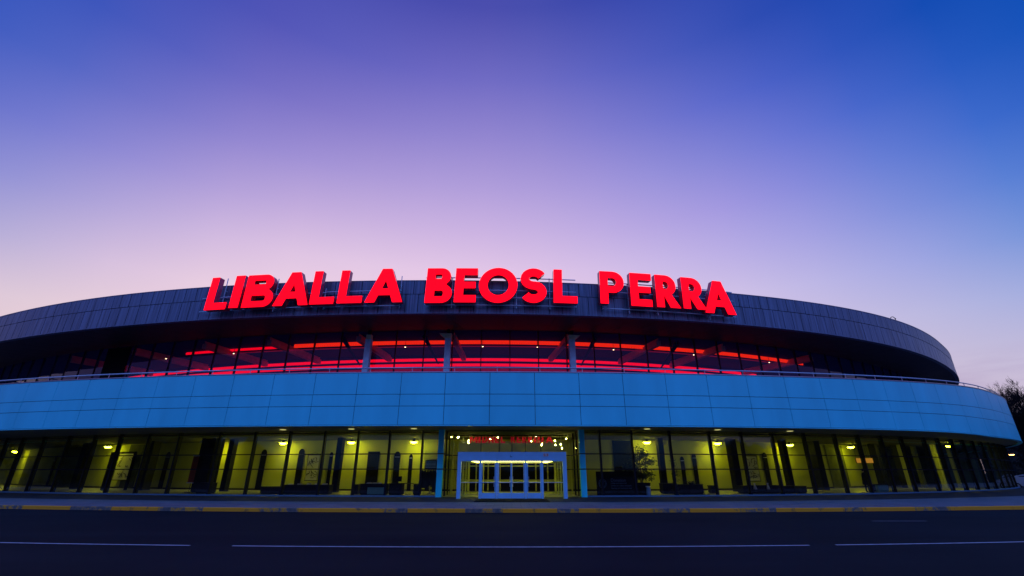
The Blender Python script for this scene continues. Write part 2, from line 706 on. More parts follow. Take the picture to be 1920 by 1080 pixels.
# ---- two blue columns beside the entrance
XC = 4.86
colx = [at(826, 865, 33.62).x, at(1092, 865, 33.62).x]
for x in colx:
    mb = MB()
    mb.box(x - .19, x + .19, 33.40, 33.78, Z_PAVE, Z_SOF + .0)
    c = build(mb, 'blue_column', M['bluecol'], arena)
    mb = MB()
    for z in (2.88, 1.90):
        mb.box(x - .215, x + .215, 33.375, 33.80, z - .03, z + .03)
    build(mb, 'joint_band', M['mullion'], c)

# ---- recessed entrance: side returns, clerestory above the portal, ceiling trims
YR = 38.3
xl, xr = colx[0] + .19, colx[1] - .19
for x, sg in ((xl, 1), (xr, -1)):
    mb = MB()
    mb.poly([(x + sg * .02, 33.8, Z_PAVE), (x + sg * .02, YR, Z_PAVE), (x + sg * .02, YR, Z_SOF - .02), (x + sg * .02, 33.8, Z_SOF - .02)])
    s_ = build(mb, 'side_window', M['glass'], arena)
    for yy in (34.7, 36.4, YR - .06):
        mb = MB()
        mb.box(x - .03, x + .07 * sg + .0 if sg > 0 else x + .03, yy - .04, yy + .04, Z_PAVE, Z_SOF - .02) if sg > 0 else \
            mb.box(x - .07, x + .03, yy - .04, yy + .04, Z_PAVE, Z_SOF - .02)
        build(mb, 'mullion', M['mullion'] if yy < 38 else M['wall'], s_)
    for z in (2.88, 1.90):
        mb = MB()
        mb.box(x - .045, x + .045, 33.81, YR - .11, z - .035, z + .035)
        build(mb, 'transom', M['mullion'], s_)
PT = 2.92   # portal top
mb = MB()
mb.poly([(xl + .03, YR, PT), (xr - .03, YR, PT), (xr - .03, YR, 4.37), (xl + .03, YR, 4.37)])
cle = build(mb, 'clerestory_window', M['glass'], arena)
for px in (902, 936, 960, 985, 1014):
    x = at(px, 835, YR).x
    mb = MB()
    mb.box(x - .025, x + .025, YR - .05, YR + .06, PT, 4.37)
    build(mb, 'mullion', M['mullion'], cle)
mb = MB()
mb.box(xl + .03, xr - .03, YR - .06, YR + .06, 4.37, Z_SOF - .02)
build(mb, 'head_rail', M['mullion'], cle)
# recess ceiling seam
mb = MB()
mb.box(xl, xr, 34.3, 34.36, Z_SOF - .045, Z_SOF - .02)
build(mb, 'ceiling_trim', M['mullion'], arena)
# side glazing beside the portal on the recess plane
for x0, x1 in ((xl + .03, -3.5), (3.5, xr - .03)):
    mb = MB()
    mb.poly([(x0, YR, Z_PAVE), (x1, YR, Z_PAVE), (x1, YR, PT - .03), (x0, YR, PT - .03)])
    s_ = build(mb, 'side_window', M['glass'], arena)
    mb = MB()
    mb.box(x0, x1, YR - .05, YR + .05, 1.87, 1.93)
    mb.box(x0, x1, YR - .05, YR + .05, PT - .03, PT + .03)
    build(mb, 'transom', M['mullion'], s_)

# ---- the portal: blue-grey frame, four door leaves
PY = 31.5
PX = 3.49
portal = None
mb = MB()
mb.box(-PX, -PX + .24, PY, PY + .34, Z_PAVE, 2.36)
mb.box(PX - .24, PX, PY, PY + .34, Z_PAVE, 2.36)
mb.box(-PX, PX, PY, PY + .34, 2.36, PT)
portal = build(mb, 'entrance_portal', M['portal'], arena)
bv = portal.modifiers.new('bevel', 'BEVEL')
bv.width = .012
bv.segments = 2
mb = MB()   # roof of the glazed vestibule behind the frame
mb.box(-PX + .05, PX - .05, PY + .34, YR, 2.43, PT - .05)
build(mb, 'vestibule_roof', M['portal'], portal)
mb = MB()
for z0 in (PY + 1.6, PY + 3.6, PY + 5.4):
    mb.box(-2.7, 2.7, z0 - .06, z0 + .06, 2.36, 2.41)
build(mb, 'strip_light', M['tube'], portal)
for sg in (-1, 1):
    mb = MB()
    x = sg * (PX - .12)
    mb.poly([(x, PY + .34, Z_PAVE), (x, YR, Z_PAVE), (x, YR, 2.42), (x, PY + .34, 2.42)])
    build(mb, 'side_glass', M['glass'], portal)
    mb = MB()
    for yy in (PY + .42, PY + 2.6, PY + 4.8, YR - .1):
        mb.box(x - .04, x + .04, yy - .05, yy + .05, Z_PAVE, 2.42)
    mb.box(x - .04, x + .04, PY + .48, YR - .16, 1.05, 1.10)
    build(mb, 'side_frame', M['wall'], portal)
DY = PY + .12
posts = [-2.10 + .0, -1.0, .96, 2.02]
mb = MB()
for x in (at(900, 900, DY).x, at(931.5, 900, DY).x, at(986, 900, DY).x, at(1017, 900, DY).x):
    mb.box(x - .07, x + .07, DY - .05, DY + .10, Z_PAVE, 2.355)
build(mb, 'door_frame', M['portal'], portal)
dx = [at(p, 900, DY).x for p in (900, 931.5, 986, 1017)]
leafs = [(dx[0] + .087, dx[1] - .087, 1), (dx[1] + .087, (dx[1] + dx[2]) / 2 - .004, 1), ((dx[1] + dx[2]) / 2 + .004, dx[2] - .087, -1), (dx[2] + .087, dx[3] - .087, -1)]
for a, b, hs in leafs:
    mb = MB()
    w = .05
    mb.box(a, a + w, DY - .02, DY + .04, Z_PAVE + .02, 2.34)
    mb.box(b - w, b, DY - .02, DY + .04, Z_PAVE + .02, 2.34)
    mb.box(a + w, b - w, DY - .02, DY + .04, Z_PAVE + .02, .50)
    mb.box(a + w, b - w, DY - .02, DY + .04, 2.27, 2.34)
    d = build(mb, 'door', M['portal'], portal)
    mb = MB()
    mb.poly([(a + w, DY + .01, .50), (b - w, DY + .01, .50), (b - w, DY + .01, 2.27), (a + w, DY + .01, 2.27)])
    build(mb, 'door_glass', M['glass'], d)
    mb = MB()
    mb.tube([(a + w, DY - .07, 1.10), (b - w, DY - .07, 1.10)], .022, 8)
    hx = b - w - .04 if hs > 0 else a + w + .04
    mb.tube([(hx, DY - .08, .85), (hx, DY - .08, 1.45)], .016, 8)
    build(mb, 'push_bar', M['steel'], d)
# sliding fixed lights either side
for a, b in ((-PX + .24, dx[0] - .087), (dx[3] + .087, PX - .24)):
    mb = MB()
    mb.poly([(a, DY + .02, Z_PAVE), (b, DY + .02, Z_PAVE), (b, DY + .02, 2.35), (a, DY + .02, 2.35)])
    s_ = build(mb, 'side_light', M['glass'], portal)
    mb = MB()
    mb.tube([(a, DY - .03, 1.10), (b, DY - .03, 1.10)], .018, 8)
    build(mb, 'push_bar', M['steel'], s_)
# small red and white number plate + door closer cover on the header
mb = MB()
x = at(1023.5, 853, PY).x
z = at(1023.5, 853, PY).z
mb.box(x - .17, x + .17, PY - .02, PY - .002, z - .09, z + .09, 0)
pl = build(mb, 'number_plate', M['paper'], portal)
mb = MB()
for k, (u0, u1) in enumerate(((-.14, -.03), (.03, .14))):
    mb.box(x + u0, x + u1, PY - .026, PY - .021, z + .045, z + .07)
    mb.box(x + u0, x + u1, PY - .026, PY - .021, z - .012, z + .012)
    mb.box(x + u0, x + u1, PY - .026, PY - .021, z - .07, z - .045)
    mb.box(x + u1 - .03, x + u1, PY - .026, PY - .021, z - .045, z - .012)
    mb.box(x + (u0 if k == 0 else u1 - .03), x + (u0 + .03 if k == 0 else u1), PY - .026, PY - .021, z + .012, z + .045)
build(mb, 'number', M['redpaint'], pl)
mb = MB()
p = at(957, 855, PY)
mb.box(p.x - .015, p.x + .0, PY - .015, PY - .002, p.z - .06, p.z + .06)
mb.box(p.x + .0, p.x + .12, PY - .015, PY - .002, p.z - .06, p.z - .035)
build(mb, 'door_sensor', M['charcoal'], portal)
# inner line of doors at the far end of the vestibule
mb = MB()
for x in (-3.3, -2.2, -1.1, 0, 1.1, 2.2, 3.3):
    mb.box(x - .03, x + .03, YR - .02, YR + .10, Z_PAVE + .02, 2.42)
for z0, z1 in ((1.04, 1.10), (2.12, 2.18), (2.34, 2.42), (Z_PAVE + .02, .30)):
    mb.box(-3.25, 3.25, YR + .0, YR + .08, z0, z1)
build(mb, 'inner_door_frame', M['wall'], portal)

# ---- entrance hall beyond: yellow bulkhead, dark inner wall with lit door posts
mb = MB()
mb.box(-8, 8, 43.2, 43.5, 2.75, 3.4)
build(mb, 'bulkhead', M['wall'], arena)
mb = MB()
for x in lsp(-6.2, 6.2, 13):
    mb.box(x - .05, x + .05, 42.9, 43.1, Z_PAVE + .02, 2.75)
mb.box(-6.3, 6.3, 42.95, 43.05, 1.05, 1.12)
build(mb, 'inner_partition', M['wall'], arena)

# ---- lobby back wall, dark panelling and painted shade, arched niches
OW = 10.0
mb = MB()
mb.rings(None, TS, [lambda t: G.pt(t, OW, Z_PAVE), lambda t: G.pt(t, OW, Z_SOF)])
wall = build(mb, 'lobby_wall', M['wall'], arena)
mb = MB()
mb.rings(None, TS, [lambda t: G.pt(t, OW - .03, Z_PAVE + .02), lambda t: G.pt(t, OW - .03, Z_PAVE + .16)])
build(mb, 'skirting', M['charcoal'], wall)


def wall_panel(x0, x1, z0, z1, m, off=OW - .06, name='panel_and_shade', py=880):
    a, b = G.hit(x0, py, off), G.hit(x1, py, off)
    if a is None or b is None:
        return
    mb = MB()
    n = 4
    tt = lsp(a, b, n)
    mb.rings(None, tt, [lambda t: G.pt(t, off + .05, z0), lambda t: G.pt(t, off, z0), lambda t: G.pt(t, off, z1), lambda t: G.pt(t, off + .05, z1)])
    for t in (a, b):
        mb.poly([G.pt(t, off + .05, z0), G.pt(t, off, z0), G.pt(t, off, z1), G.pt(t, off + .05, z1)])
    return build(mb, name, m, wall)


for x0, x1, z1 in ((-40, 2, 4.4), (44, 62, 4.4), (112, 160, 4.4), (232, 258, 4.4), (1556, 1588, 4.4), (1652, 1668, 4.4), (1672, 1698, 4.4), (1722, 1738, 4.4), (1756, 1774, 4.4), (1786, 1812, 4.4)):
    wall_panel(x0, x1, Z_PAVE + .02, z1, M['darkwall'])  # dark panels, plus wall shade painted on as dark sheets
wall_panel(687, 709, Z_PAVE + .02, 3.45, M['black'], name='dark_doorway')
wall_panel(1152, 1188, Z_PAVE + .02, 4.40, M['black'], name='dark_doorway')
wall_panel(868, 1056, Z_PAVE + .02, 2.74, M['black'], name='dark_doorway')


def niche(px, ztop, w):
    off = OW - .04
    t = G.hit(px, 880, off)
    c = G.pt(t, off, 0)
    tx = Vector((math.cos(t), math.sin(t), 0))
    nn = Vector((math.sin(t), -math.cos(t), 0))
    r = w / 2
    zs = ztop - r * 1.35
    pts = [c + tx * (-r) + Vector((0, 0, Z_PAVE + .02)), c + tx * r + Vector((0, 0, Z_PAVE + .02))]
    for k in range(0, 13):
        a = PI * k / 12
        pts.append(c + tx * (r * math.cos(a)) + Vector((0, 0, zs + r * 1.35 * math.sin(a))))
    mb = MB()
    mb.poly([p + nn * .03 for p in pts])
    for k in range(len(pts)):
        p, q = pts[k], pts[(k + 1) % len(pts)]
        mb.poly([p + nn * .03, p, q, q + nn * .03])
    o = build(mb, 'arched_door', M['black'], wall)
    mb = MB()
    zb = zs - .12
    mb.hexa([c + tx * (-r * .8) + nn * .032 + Vector((0, 0, zb)), c + tx * (r * .8) + nn * .032 + Vector((0, 0, zb)),
             c + tx * (r * .8) + nn * .05 + Vector((0, 0, zb)), c + tx * (-r * .8) + nn * .05 + Vector((0, 0, zb)),
             c + tx * (-r * .8) + nn * .032 + Vector((0, 0, zb + .05)), c + tx * (r * .8) + nn * .032 + Vector((0, 0, zb + .05)),
             c + tx * (r * .8) + nn * .05 + Vector((0, 0, zb + .05)), c + tx * (-r * .8) + nn * .05 + Vector((0, 0, zb + .05))])
    build(mb, 'door_closer', M['steel'], o)


for px, zt, w in ((98, 3.45, .60), (309, 3.62, .60), (490, 3.72, .62), (561, 3.75, .60), (618, 3.42, .34), (743, 3.45, .56), (769, 3.2, .33),
                  (1281, 3.05, .40), (1304, 3.3, .42), (1438, 3.5, .55)):
    niche(px, zt, w)

# ---- cross walls that close the lobby at both ends
for t in (1.06, -.66):
    mb = MB()
    p0, p1 = G.pt(t, .27), G.pt(t, OW - .05)
    d = Vector((math.cos(t), math.sin(t), 0)) * .1
    up = Vector((0, 0, Z_SOF - .02))
    lo = Vector((0, 0, Z_PAVE + .02))
    mb.hexa([p0 - d + lo, p0 + d + lo, p1 + d + lo, p1 - d + lo, p0 - d + up, p0 + d + up, p1 + d + up, p1 - d + up])
    build(mb, 'cross_wall', M['darkwall'], arena)

# ---- square lobby columns
for px, w in ((154, .8), (278, .75), (428, .5), (633, .48), (1242, .46), (1378, .62), (1476, .5), (1535, .75), (1648, .6), (1690, .6)):
    t = G.hit(px, 880, 7.0)
    mb = MB()
    mb.box(-w / 2, w / 2, -w / 2, w / 2, Z_PAVE + .02, Z_SOF - .02)
    o = build(mb, 'lobby_column', M['charcoal'], arena, world=False)
    o.location = G.pt(t, 7.0, 0) - Vector(arena.location)
    o.rotation_euler = (0, 0, t)

for px, w in ((1699, .7), (1724, .85), (1762, .7), (1790, .5), (1836, .6), (1857, .5)):
    po = 6.4 if px < 1740 else 4.3
    t = G.hit(px, 880, po)
    if t is None:
        continue
    mb = MB()
    mb.box(-w / 2, w / 2, -.15, .15, Z_PAVE + .02, Z_SOF - .02)
    o = build(mb, 'plaster_pier', M['wall'], arena, world=False)
    o.location = G.pt(t, po, 0) - Vector(arena.location)
    o.rotation_euler = (0, 0, t)

# ---- upper glazing
ug = MB()
ug.box(-.035, .035, -.06, .16, 0, 13.2 - 7.66)
UX = [95, 148, 205, 262, 325, 390, 462]   # not used for placing; spacing below
s_a = U.s_of_t(U.hit(902, 660))
s_b = U.s_of_t(U.hit(956, 660))
usp = s_b - s_a
tu = []
k = -24
while True:
    t = U.t_of_s(s_a + usp * k)
    if t > 1.05 or k > 60:
        break
    if t > -1.0:
        tu.append(t)
    k += 1
mpu = None
for a, b in zip(tu[:-1], tu[1:]):
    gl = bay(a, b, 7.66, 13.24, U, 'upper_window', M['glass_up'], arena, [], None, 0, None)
    if mpu is None:
        o = build(ug, 'mullion', M['mullion'], gl, world=False)
        mpu = o
    else:
        o = mpu.copy()
        COL.objects.link(o)
        o.parent = gl
    o.location = U.pt(a, 0, 7.66)
    o.rotation_euler = (0, 0, a)
mb = MB()
a, b = U.hit(197, 675, -.10), U.hit(238, 675, -.10)
mb.hexa([U.pt(a, -.1, 7.7), U.pt(b, -.1, 7.7), U.pt(b, -.03, 7.7), U.pt(a, -.03, 7.7), U.pt(a, -.1, 13.1), U.pt(b, -.1, 13.1), U.pt(b, -.03, 13.1), U.pt(a, -.03, 13.1)])
build(mb, 'blank_panel', M['black'], arena)

# ---- concourse behind it
mb = MB()
mb.rings(None, TS, [lambda t: U.pt(t, .1, 13.22), lambda t: U.pt(t, 11, 13.22)])
build(mb, 'concourse_ceiling', M['upwall'], arena)
mb = MB()
mb.rings(None, TS, [lambda t: U.pt(t, 9.3, 7.64), lambda t: U.pt(t, 9.3, 13.22)])
cw = build(mb, 'concourse_wall', M['upwall'], arena)


def strip(px0, px1, py, off, z0, z1, th, m, name, parent):
    a, b = U.hit(px0, py, off), U.hit(px1, py, off)
    tt = lsp(a, b, 40)
    mb = MB()
    mb.rings(None, tt, [lambda t: U.pt(t, off, z0), lambda t: U.pt(t, off, z1), lambda t: U.pt(t, off + th, z1), lambda t: U.pt(t, off + th, z0)], closed=True)
    return build(mb, name, m, parent)


zu0, zu1 = U.z_at(960, 645.0, 3.2), U.z_at(960, 638.5, 3.2)
strip(552, 1497, 645, 3.2, zu0, zu1, .12, M['redhi'], 'upper_light_strip', arena)
strip(352, 530, 650, 3.6, zu0 + .12, zu1, .12, M['redlo'], 'upper_light_strip', arena)
z1_ = U.z_at(960, 649.5, 3.2)
strip(420, 1440, 650, 3.2, z1_ - .04, z1_ + .04, .08, M['redlo2'], 'thin_light_strip', arena)
strip(243, 1415, 685, 9.0, U.z_at(960, 677.0, 9.0), U.z_at(960, 672.0, 9.0), .1, M['redlo'], 'lower_light_strip', arena)
strip(300, 1440, 695, 9.0, U.z_at(960, 687.0, 9.0), U.z_at(960, 681.8, 9.0), .1, M['redlo'], 'lower_light_strip', arena)
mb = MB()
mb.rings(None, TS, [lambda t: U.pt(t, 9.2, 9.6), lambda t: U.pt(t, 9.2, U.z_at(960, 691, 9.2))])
build(mb, 'red_wall_glow', M['redlo2'], cw)  # dim red light on the wall, painted as a glowing sheet

for px, py in ((132, 677), (250, 662), (382, 652), (505, 643), (672, 640), (850, 640), (1065, 642), (1235, 645), (1357, 657), (1522, 672)):
    t = U.hit(px, py, .6)
    mb = MB()
    mb.box(-.22, .22, 0, 8.2, 12.52, 12.98)
    mb.box(-.04, .04, 0, 8.2, 12.98, 13.21)
    o = build(mb, 'roof_beam', M['beam'], arena, world=False)
    o.location = U.pt(t, .6, 0) - Vector(arena.location)
    o.rotation_euler = (0, 0, t)
cl0 = None  # first two are real spots, the rest are fill lamps added for the beams
for px, py, nm in ((905, 657, 'just right of the left terrace column'), (1008, 658, 'midway between the two capital columns'), (440, 655, 'added fill below the left part of the sign'), (590, 650, 'added fill left of the slim terrace column'), (760, 648, 'added fill between slim and left capital columns'), (1150, 652, 'added fill right of the right capital column'), (1300, 660, 'added fill below the last sign word'), (1440, 668, 'added fill towards right end of the red strip'), (315, 660, 'added fill below the left roof edge')):
    t = U.hit(px, py, 3.0)
    p = U.pt(t, 3.0, 12.55)
    o = thing('concourse_lamp', 'tiny warm spotlight inside the upper glass, ' + nm, 'spotlight', p, t, 'tiny spotlights behind the upper glass')
    if cl0 is None:
        mb = MB()
        mb.lathe([(.0, -.06), (.05, -.04), (.07, 0), (.0, .01)], 10)
        a_ = part(mb, 'bulb', M['warmbulb'], o, smooth=True)
        mb = MB()
        mb.lathe([(.08, .0), (.09, .12), (.02, .16), (.015, .66)], 10)
        b_ = part(mb, 'housing', M['charcoal'], o, smooth=True)
        cl0 = (a_, b_)
    else:
        for q in cl0:
            c = q.copy()
            COL.objects.link(c)
            c.parent = o
# dark raking struts just inside the glass
for px in (640, 795, 1120, 1275):
    t = U.hit(px, 660, 1.2)
    lean = 1 if px < 960 else -1
    mb = MB()
    mb.tube([(-.1, 0, 13.1), (lean * .9, 2.2, 11.0)], [.22, .06], 6)
    o = build(mb, 'raking_strut', M['mullion'], arena, world=False)
    o.location = U.pt(t, 1.2, 0) - Vector(arena.location)
    o.rotation_euler = (0, 0, t)

# terrace columns in front of the upper glass
for px, cap in ((689, 0), (839, 1), (1073, 1)):
    off = -.55
    t = U.hit(px, 665, off)
    mb = MB()
    mb.box(-.25, .25, -.22, .22, 7.60, 12.3)
    o = build(mb, 'terrace_column', M['greycol'], arena, world=False)
    o.location = U.pt(t, off, 0) - Vector(arena.location)
    o.rotation_euler = (0, 0, t)
    mb = MB()
    if cap:
        sg = -1 if px < 960 else 1
        mb.hexa([(-.27, -.23, 12.303), (.27, -.23, 12.303), (.27, .23, 12.303), (-.27, .23, 12.303),
                 (-.30 + min(0, sg) * .45, -.24, 12.72), (.30 + max(0, sg) * .45, -.24, 12.72), (.30 + max(0, sg) * .45, .24, 12.72), (-.30 + min(0, sg) * .45, .24, 12.72)])
    else:
        mb.box(-.22, .22, -.18, .18, 12.303, 12.72)
    build(mb, 'capital', M['beam'], o, world=False)
    mb = MB()
    mb.box(-.14, .14, -.12, .12, 12.723, 13.12)
    build(mb, 'bearing', M['mullion'], o, world=False)

# ---- roof fascia in standing seam sheets
mb = MB()
rnd = random.Random(5)
fs = 1.06
g = .028
tlo, thi = -.95, 1.35
for row in range(2):
    s_ = F.s_of_t(tlo)
    if row:
        s_ += .35
    while s_ < F.s_of_t(thi):
        w = fs * rnd.choice((.82, 1, 1, 1, 1.12, .95))
        ta, tb = F.t_of_s(s_ + g), F.t_of_s(s_ + w - g)
        s_ += w

        def zz(t, u):
            return H_FB(t) + .06 + (H_FT(t) - .05 - H_FB(t) - .06) * u
        u0, u1 = ((0, .572), (.588, 1))[row]
        e = [rnd.uniform(-.006, .006) for _ in range(4)]
        lap = -.012 if row else 0
        o = [F.pt(ta, lap + e[0], zz(ta, u0)), F.pt(tb, lap + e[1], zz(tb, u0)), F.pt(tb, lap + e[2], zz(tb, u1)), F.pt(ta, lap + e[3], zz(ta, u1))]
        q = [F.pt(ta, .05, zz(ta, u0)), F.pt(tb, .05, zz(tb, u0)), F.pt(tb, .05, zz(tb, u1)), F.pt(ta, .05, zz(ta, u1))]
        mb.hexa([o[0], o[1], q[1], q[0], o[3], o[2], q[2], q[3]])
fas = build(mb, 'roof_fascia', M['zinc'], arena)
mb = MB()
mb.rings(None, TS, [lambda t: F.pt(t, .055, H_FB(t) + .02), lambda t: F.pt(t, .055, H_FT(t) - .02), lambda t: F.pt(t, .3, H_FT(t) - .02), lambda t: F.pt(t, .3, H_FB(t) + .02)], closed=True)
build(mb, 'seam_backing', M['joint'], fas)
mb = MB()
mb.rings(None, TS, [lambda t: F.pt(t, -.035, H_FT(t) - .045), lambda t: F.pt(t, -.035, H_FT(t) + .02), lambda t: F.pt(t, .4, H_FT(t) + .02), lambda t: F.pt(t, .4, H_FT(t) - .045)], closed=True)
build(mb, 'coping', M['zinc'], fas)
mb = MB()
mb.rings(None, TS, [lambda t: F.pt(t, -.03, H_FB(t) - .02), lambda t: F.pt(t, -.03, H_FB(t) + .055), lambda t: F.pt(t, .35, H_FB(t) + .055), lambda t: F.pt(t, .35, H_FB(t) - .02)], closed=True)
build(mb, 'drip_edge', M['zinc'], fas)
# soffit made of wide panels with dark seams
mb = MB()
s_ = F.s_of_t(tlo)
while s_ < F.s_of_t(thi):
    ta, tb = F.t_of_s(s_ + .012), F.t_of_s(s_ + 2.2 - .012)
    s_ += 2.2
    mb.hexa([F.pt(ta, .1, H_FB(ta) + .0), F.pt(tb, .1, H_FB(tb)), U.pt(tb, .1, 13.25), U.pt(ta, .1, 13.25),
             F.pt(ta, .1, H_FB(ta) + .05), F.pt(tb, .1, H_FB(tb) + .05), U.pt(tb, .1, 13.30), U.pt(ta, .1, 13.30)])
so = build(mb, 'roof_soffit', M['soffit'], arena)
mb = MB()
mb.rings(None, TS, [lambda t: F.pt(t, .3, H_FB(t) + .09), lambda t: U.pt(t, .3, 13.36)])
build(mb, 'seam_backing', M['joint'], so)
mb = MB()
mb.rings(None, TS, [lambda t: F.pt(t, .3, H_FT(t) - .06), lambda t: U.pt(t, 2, 15.5), lambda t: U.pt(t, 30, 16.2)])
build(mb, 'roof', M['deck'], arena)
mb = MB()
mb.poly([F.pt(t, 1.0, 15.2) for t in lsp(T0 + .05, T1 - .05, 60)])
build(mb, 'roof_deck', M['deck'], arena)
mb = MB()
mb.poly([U.pt(t, 9.4, 7.6) for t in lsp(T0 + .05, T1 - .05, 60)])
build(mb, 'floor_slab', M['deck'], arena)
# little lifting hook on the roof edge
th_ = F.hit(1683, 604)
p = F.pt(th_, .3, H_FT(th_))
mb = MB()
mb.tube([p + Vector((math.cos(a) * .30 * .8, 0, .26 + math.sin(a) * .26)) for a in lsp(0, 2 * PI, 13)], .035, 6)
mb.tube([p + Vector((.1, 0, 0)), p + Vector((.3, 0, .35))], .04, 6)
tag(build(mb, 'roof_hook', M['mullion'], arena))

# ------------------------------------------------------------------ lettering


def arcp(cx, cy, rx, ry, a0, a1, n=14):
    return [(cx + rx * math.cos(math.radians(a)), cy + ry * math.sin(math.radians(a))) for a in lsp(a0, a1, n)]


def glyph(ch, w, s):
    b = s * .86
    if ch == 'L':
        return [[(0, 0), (w, 0), (w, b), (s, b), (s, 1), (0, 1)]]
    if ch == 'I':
        return [[(0, 0), (w, 0), (w, 1), (0, 1)]]
    if ch == 'E':
        m = w * .93
        return [[(0, 0), (w * .97, 0), (w * .97, b), (s, b), (s, .5 - b * .45), (m, .5 - b * .45), (m, .5 + b * .45), (s, .5 + b * .45), (s, 1 - b), (w, 1 - b), (w, 1), (0, 1)]]
    if ch == 'A':
        ap = .135
        k = w / 2 - ap
        sl = s * 1.16

        def xl_(y):
            return sl + y * k

        def xr_(y):
            return w - sl - y * k
        y0, y1 = .21, .40
        ym = (w / 2 - sl) / k
        return [[(0, 0), (sl, 0), (xl_(y0), y0), (xr_(y0), y0), (w - sl, 0), (w, 0), (w / 2 + ap, 1), (w / 2 - ap, 1)],
                [(xl_(y1), y1), (xr_(y1), y1), (w / 2, ym)]]
    if ch == 'O':
        return [arcp(w / 2, .5, w / 2, .515, 0, 351, 40), arcp(w / 2, .5, w / 2 - s, .515 - s * .92, 0, 350, 36)]
    if ch == 'P':
        y0 = .34
        r = (1 - y0) / 2
        cx = max(w - r * 1.02, s * 1.02)
        o = [(0, 0), (s, 0), (s, y0)] + arcp(cx, y0 + r, w - cx, r, -90, 90) + [(0, 1)]
        h = [(s, y0 + b)] + arcp(cx, y0 + r, w - cx - s * .98, r - b, -90, 90) + [(s, 1 - b)]
        return [o, h]
    if ch == 'R':
        y0 = .36
        r = (1 - y0) / 2
        wb = w * .86
        cx = max(wb - r * 1.02, s * 1.02)
        # leg leaves the bowl about one stroke from the stem
        o = [(0, 0), (s, 0), (s, y0 - .02), (s * 1.08, y0 - .02), (w - s * 1.35, 0), (w, 0), (w - s * 1.35 + .06, y0 + .04)] + \
            arcp(cx, y0 + r, wb - cx, r, -55, 90) + [(0, 1)]
        h = [(s, y0 + b)] + arcp(cx, y0 + r, wb - cx - s * .98, r - b, -90, 90) + [(s, 1 - b)]
        return [o, h]
    if ch == 'B':
        ym = .53
        r1 = (1 - ym + .02) / 2
        r0 = ym / 2
        w1 = w * .92
        c1 = max(w1 - r1 * 1.05, s * 1.02)
        c0 = max(w - r0 * 1.05, s * 1.02)
        o = [(0, 0)] + arcp(c0, r0, w - c0, r0, -90, 62) + arcp(c1, 1 - r1, w1 - c1, r1, -58, 90) + [(0, 1)]
        hb = b * .88
        h0 = [(s, hb)] + arcp(c0, r0, w - c0 - s, r0 - hb, -90, 90) + [(s, ym - hb)]
        h1 = [(s, 1 - 2 * r1 + hb)] + arcp(c1, 1 - r1, w1 - c1 - s, r1 - hb, -90, 90) + [(s, 1 - hb)]
        return [o, h0, h1]
    if ch == 'S':
        rv = (1.02 - s) / 4
        rx = w / 2 - s / 2
        n = 15
        top = arcp(w / 2, 1.01 - s / 2 - rv, rx, rv, 28, 262, n)
        bot = arcp(w / 2, -.01 + s / 2 + rv, rx, rv, 82, -152, n)
        c = [Vector((p[0], p[1], 0)) for p in top + bot]
        L, Rr = [], []
        for i, p in enumerate(c):
            d = (c[min(i + 1, len(c) - 1)] - c[max(i - 1, 0)]).normalized()
            nn = Vector((-d.y, d.x, 0))
            L.append(tuple((p + nn * s / 2)[:2]))
            Rr.append(tuple((p - nn * s / 2)[:2]))
        return [L + Rr[::-1]]
    if ch == 'D':
        return [[(0, 0), (w * .4, 0)] + arcp(w * .4, .5, w * .6, .5, -85, 85) + [(w * .4, 1), (0, 1)],
                [(s, b), (w * .4, b)] + arcp(w * .4, .5, w * .6 - s, .5 - b, -85, 85) + [(w * .4, 1 - b), (s, 1 - b)]]
    if ch == 'N':
        return [[(0, 0), (s, 0), (s, .62), (w - s, 0), (w, 0), (w, 1), (w - s, 1), (w - s, .38), (s, 1), (0, 1)]]
    if ch == 'M':
        return [[(0, 0), (s, 0), (s, .6), (w / 2, .1), (w - s, .6), (w - s, 0), (w, 0), (w, 1), (w - s, 1), (w / 2, .45), (s, 1), (0, 1)]]
    if ch == 'K':
        return [[(0, 0), (s, 0), (s, .33), (s * 1.3, .42), (w - s * 1.2, 0), (w, 0), (w * .58, .58), (w * .97, 1), (w - s * 1.3, 1), (s, .58), (s, 1), (0, 1)]]
    return [[(0, 0), (w, 0), (w, 1), (0, 1)]]


def solid(loops, depth):
    cu = bpy.data.curves.new('outline', 'CURVE')
    cu.dimensions = '2D'
    cu.fill_mode = 'BOTH'
    cu.extrude = depth / 2
    for lp in loops:
        spn = cu.splines.new('POLY')
        spn.points.add(len(lp) - 1)
        for i, q in enumerate(lp):
            spn.points[i].co = (q[0], q[1], 0, 1)
        spn.use_cyclic_u = True
    o = bpy.data.objects.new('outline', cu)
    COL.objects.link(o)
    dg = bpy.context.evaluated_depsgraph_get()
    me = bpy.data.meshes.new_from_object(o.evaluated_get(dg))
    bpy.data.objects.remove(o)
    bpy.data.curves.remove(cu)
    return me


def letter_obj(ch, w, h, s, depth, zoff, origin, t, shear, m, name, parent):
    loops = glyph(ch, w / h, s)
    loops = [[((x + shear * y) * h, y * h) for x, y in lp] for lp in loops]
    me = solid(loops, depth)
    tx = Vector((math.cos(t), math.sin(t), 0))
    nn = Vector((math.sin(t), -math.cos(t), 0))
    mt = Matrix(((tx.x, 0, nn.x, origin.x), (tx.y, 0, nn.y, origin.y), (0, 1, 0, origin.z), (0, 0, 0, 1)))
    me.transform(mt @ Matrix.Translation((0, 0, zoff)))
    me.materials.clear()
    me.materials.append(m)
    me.name = name
    o = bpy.data.objects.new(name, me)
    COL.objects.link(o)
    o.parent = parent
    q = parent
    off = Vector((0, 0, 0))
    while q is not None:
        off += Vector(q.location)
        q = q.parent
    o.location = -off
    return o


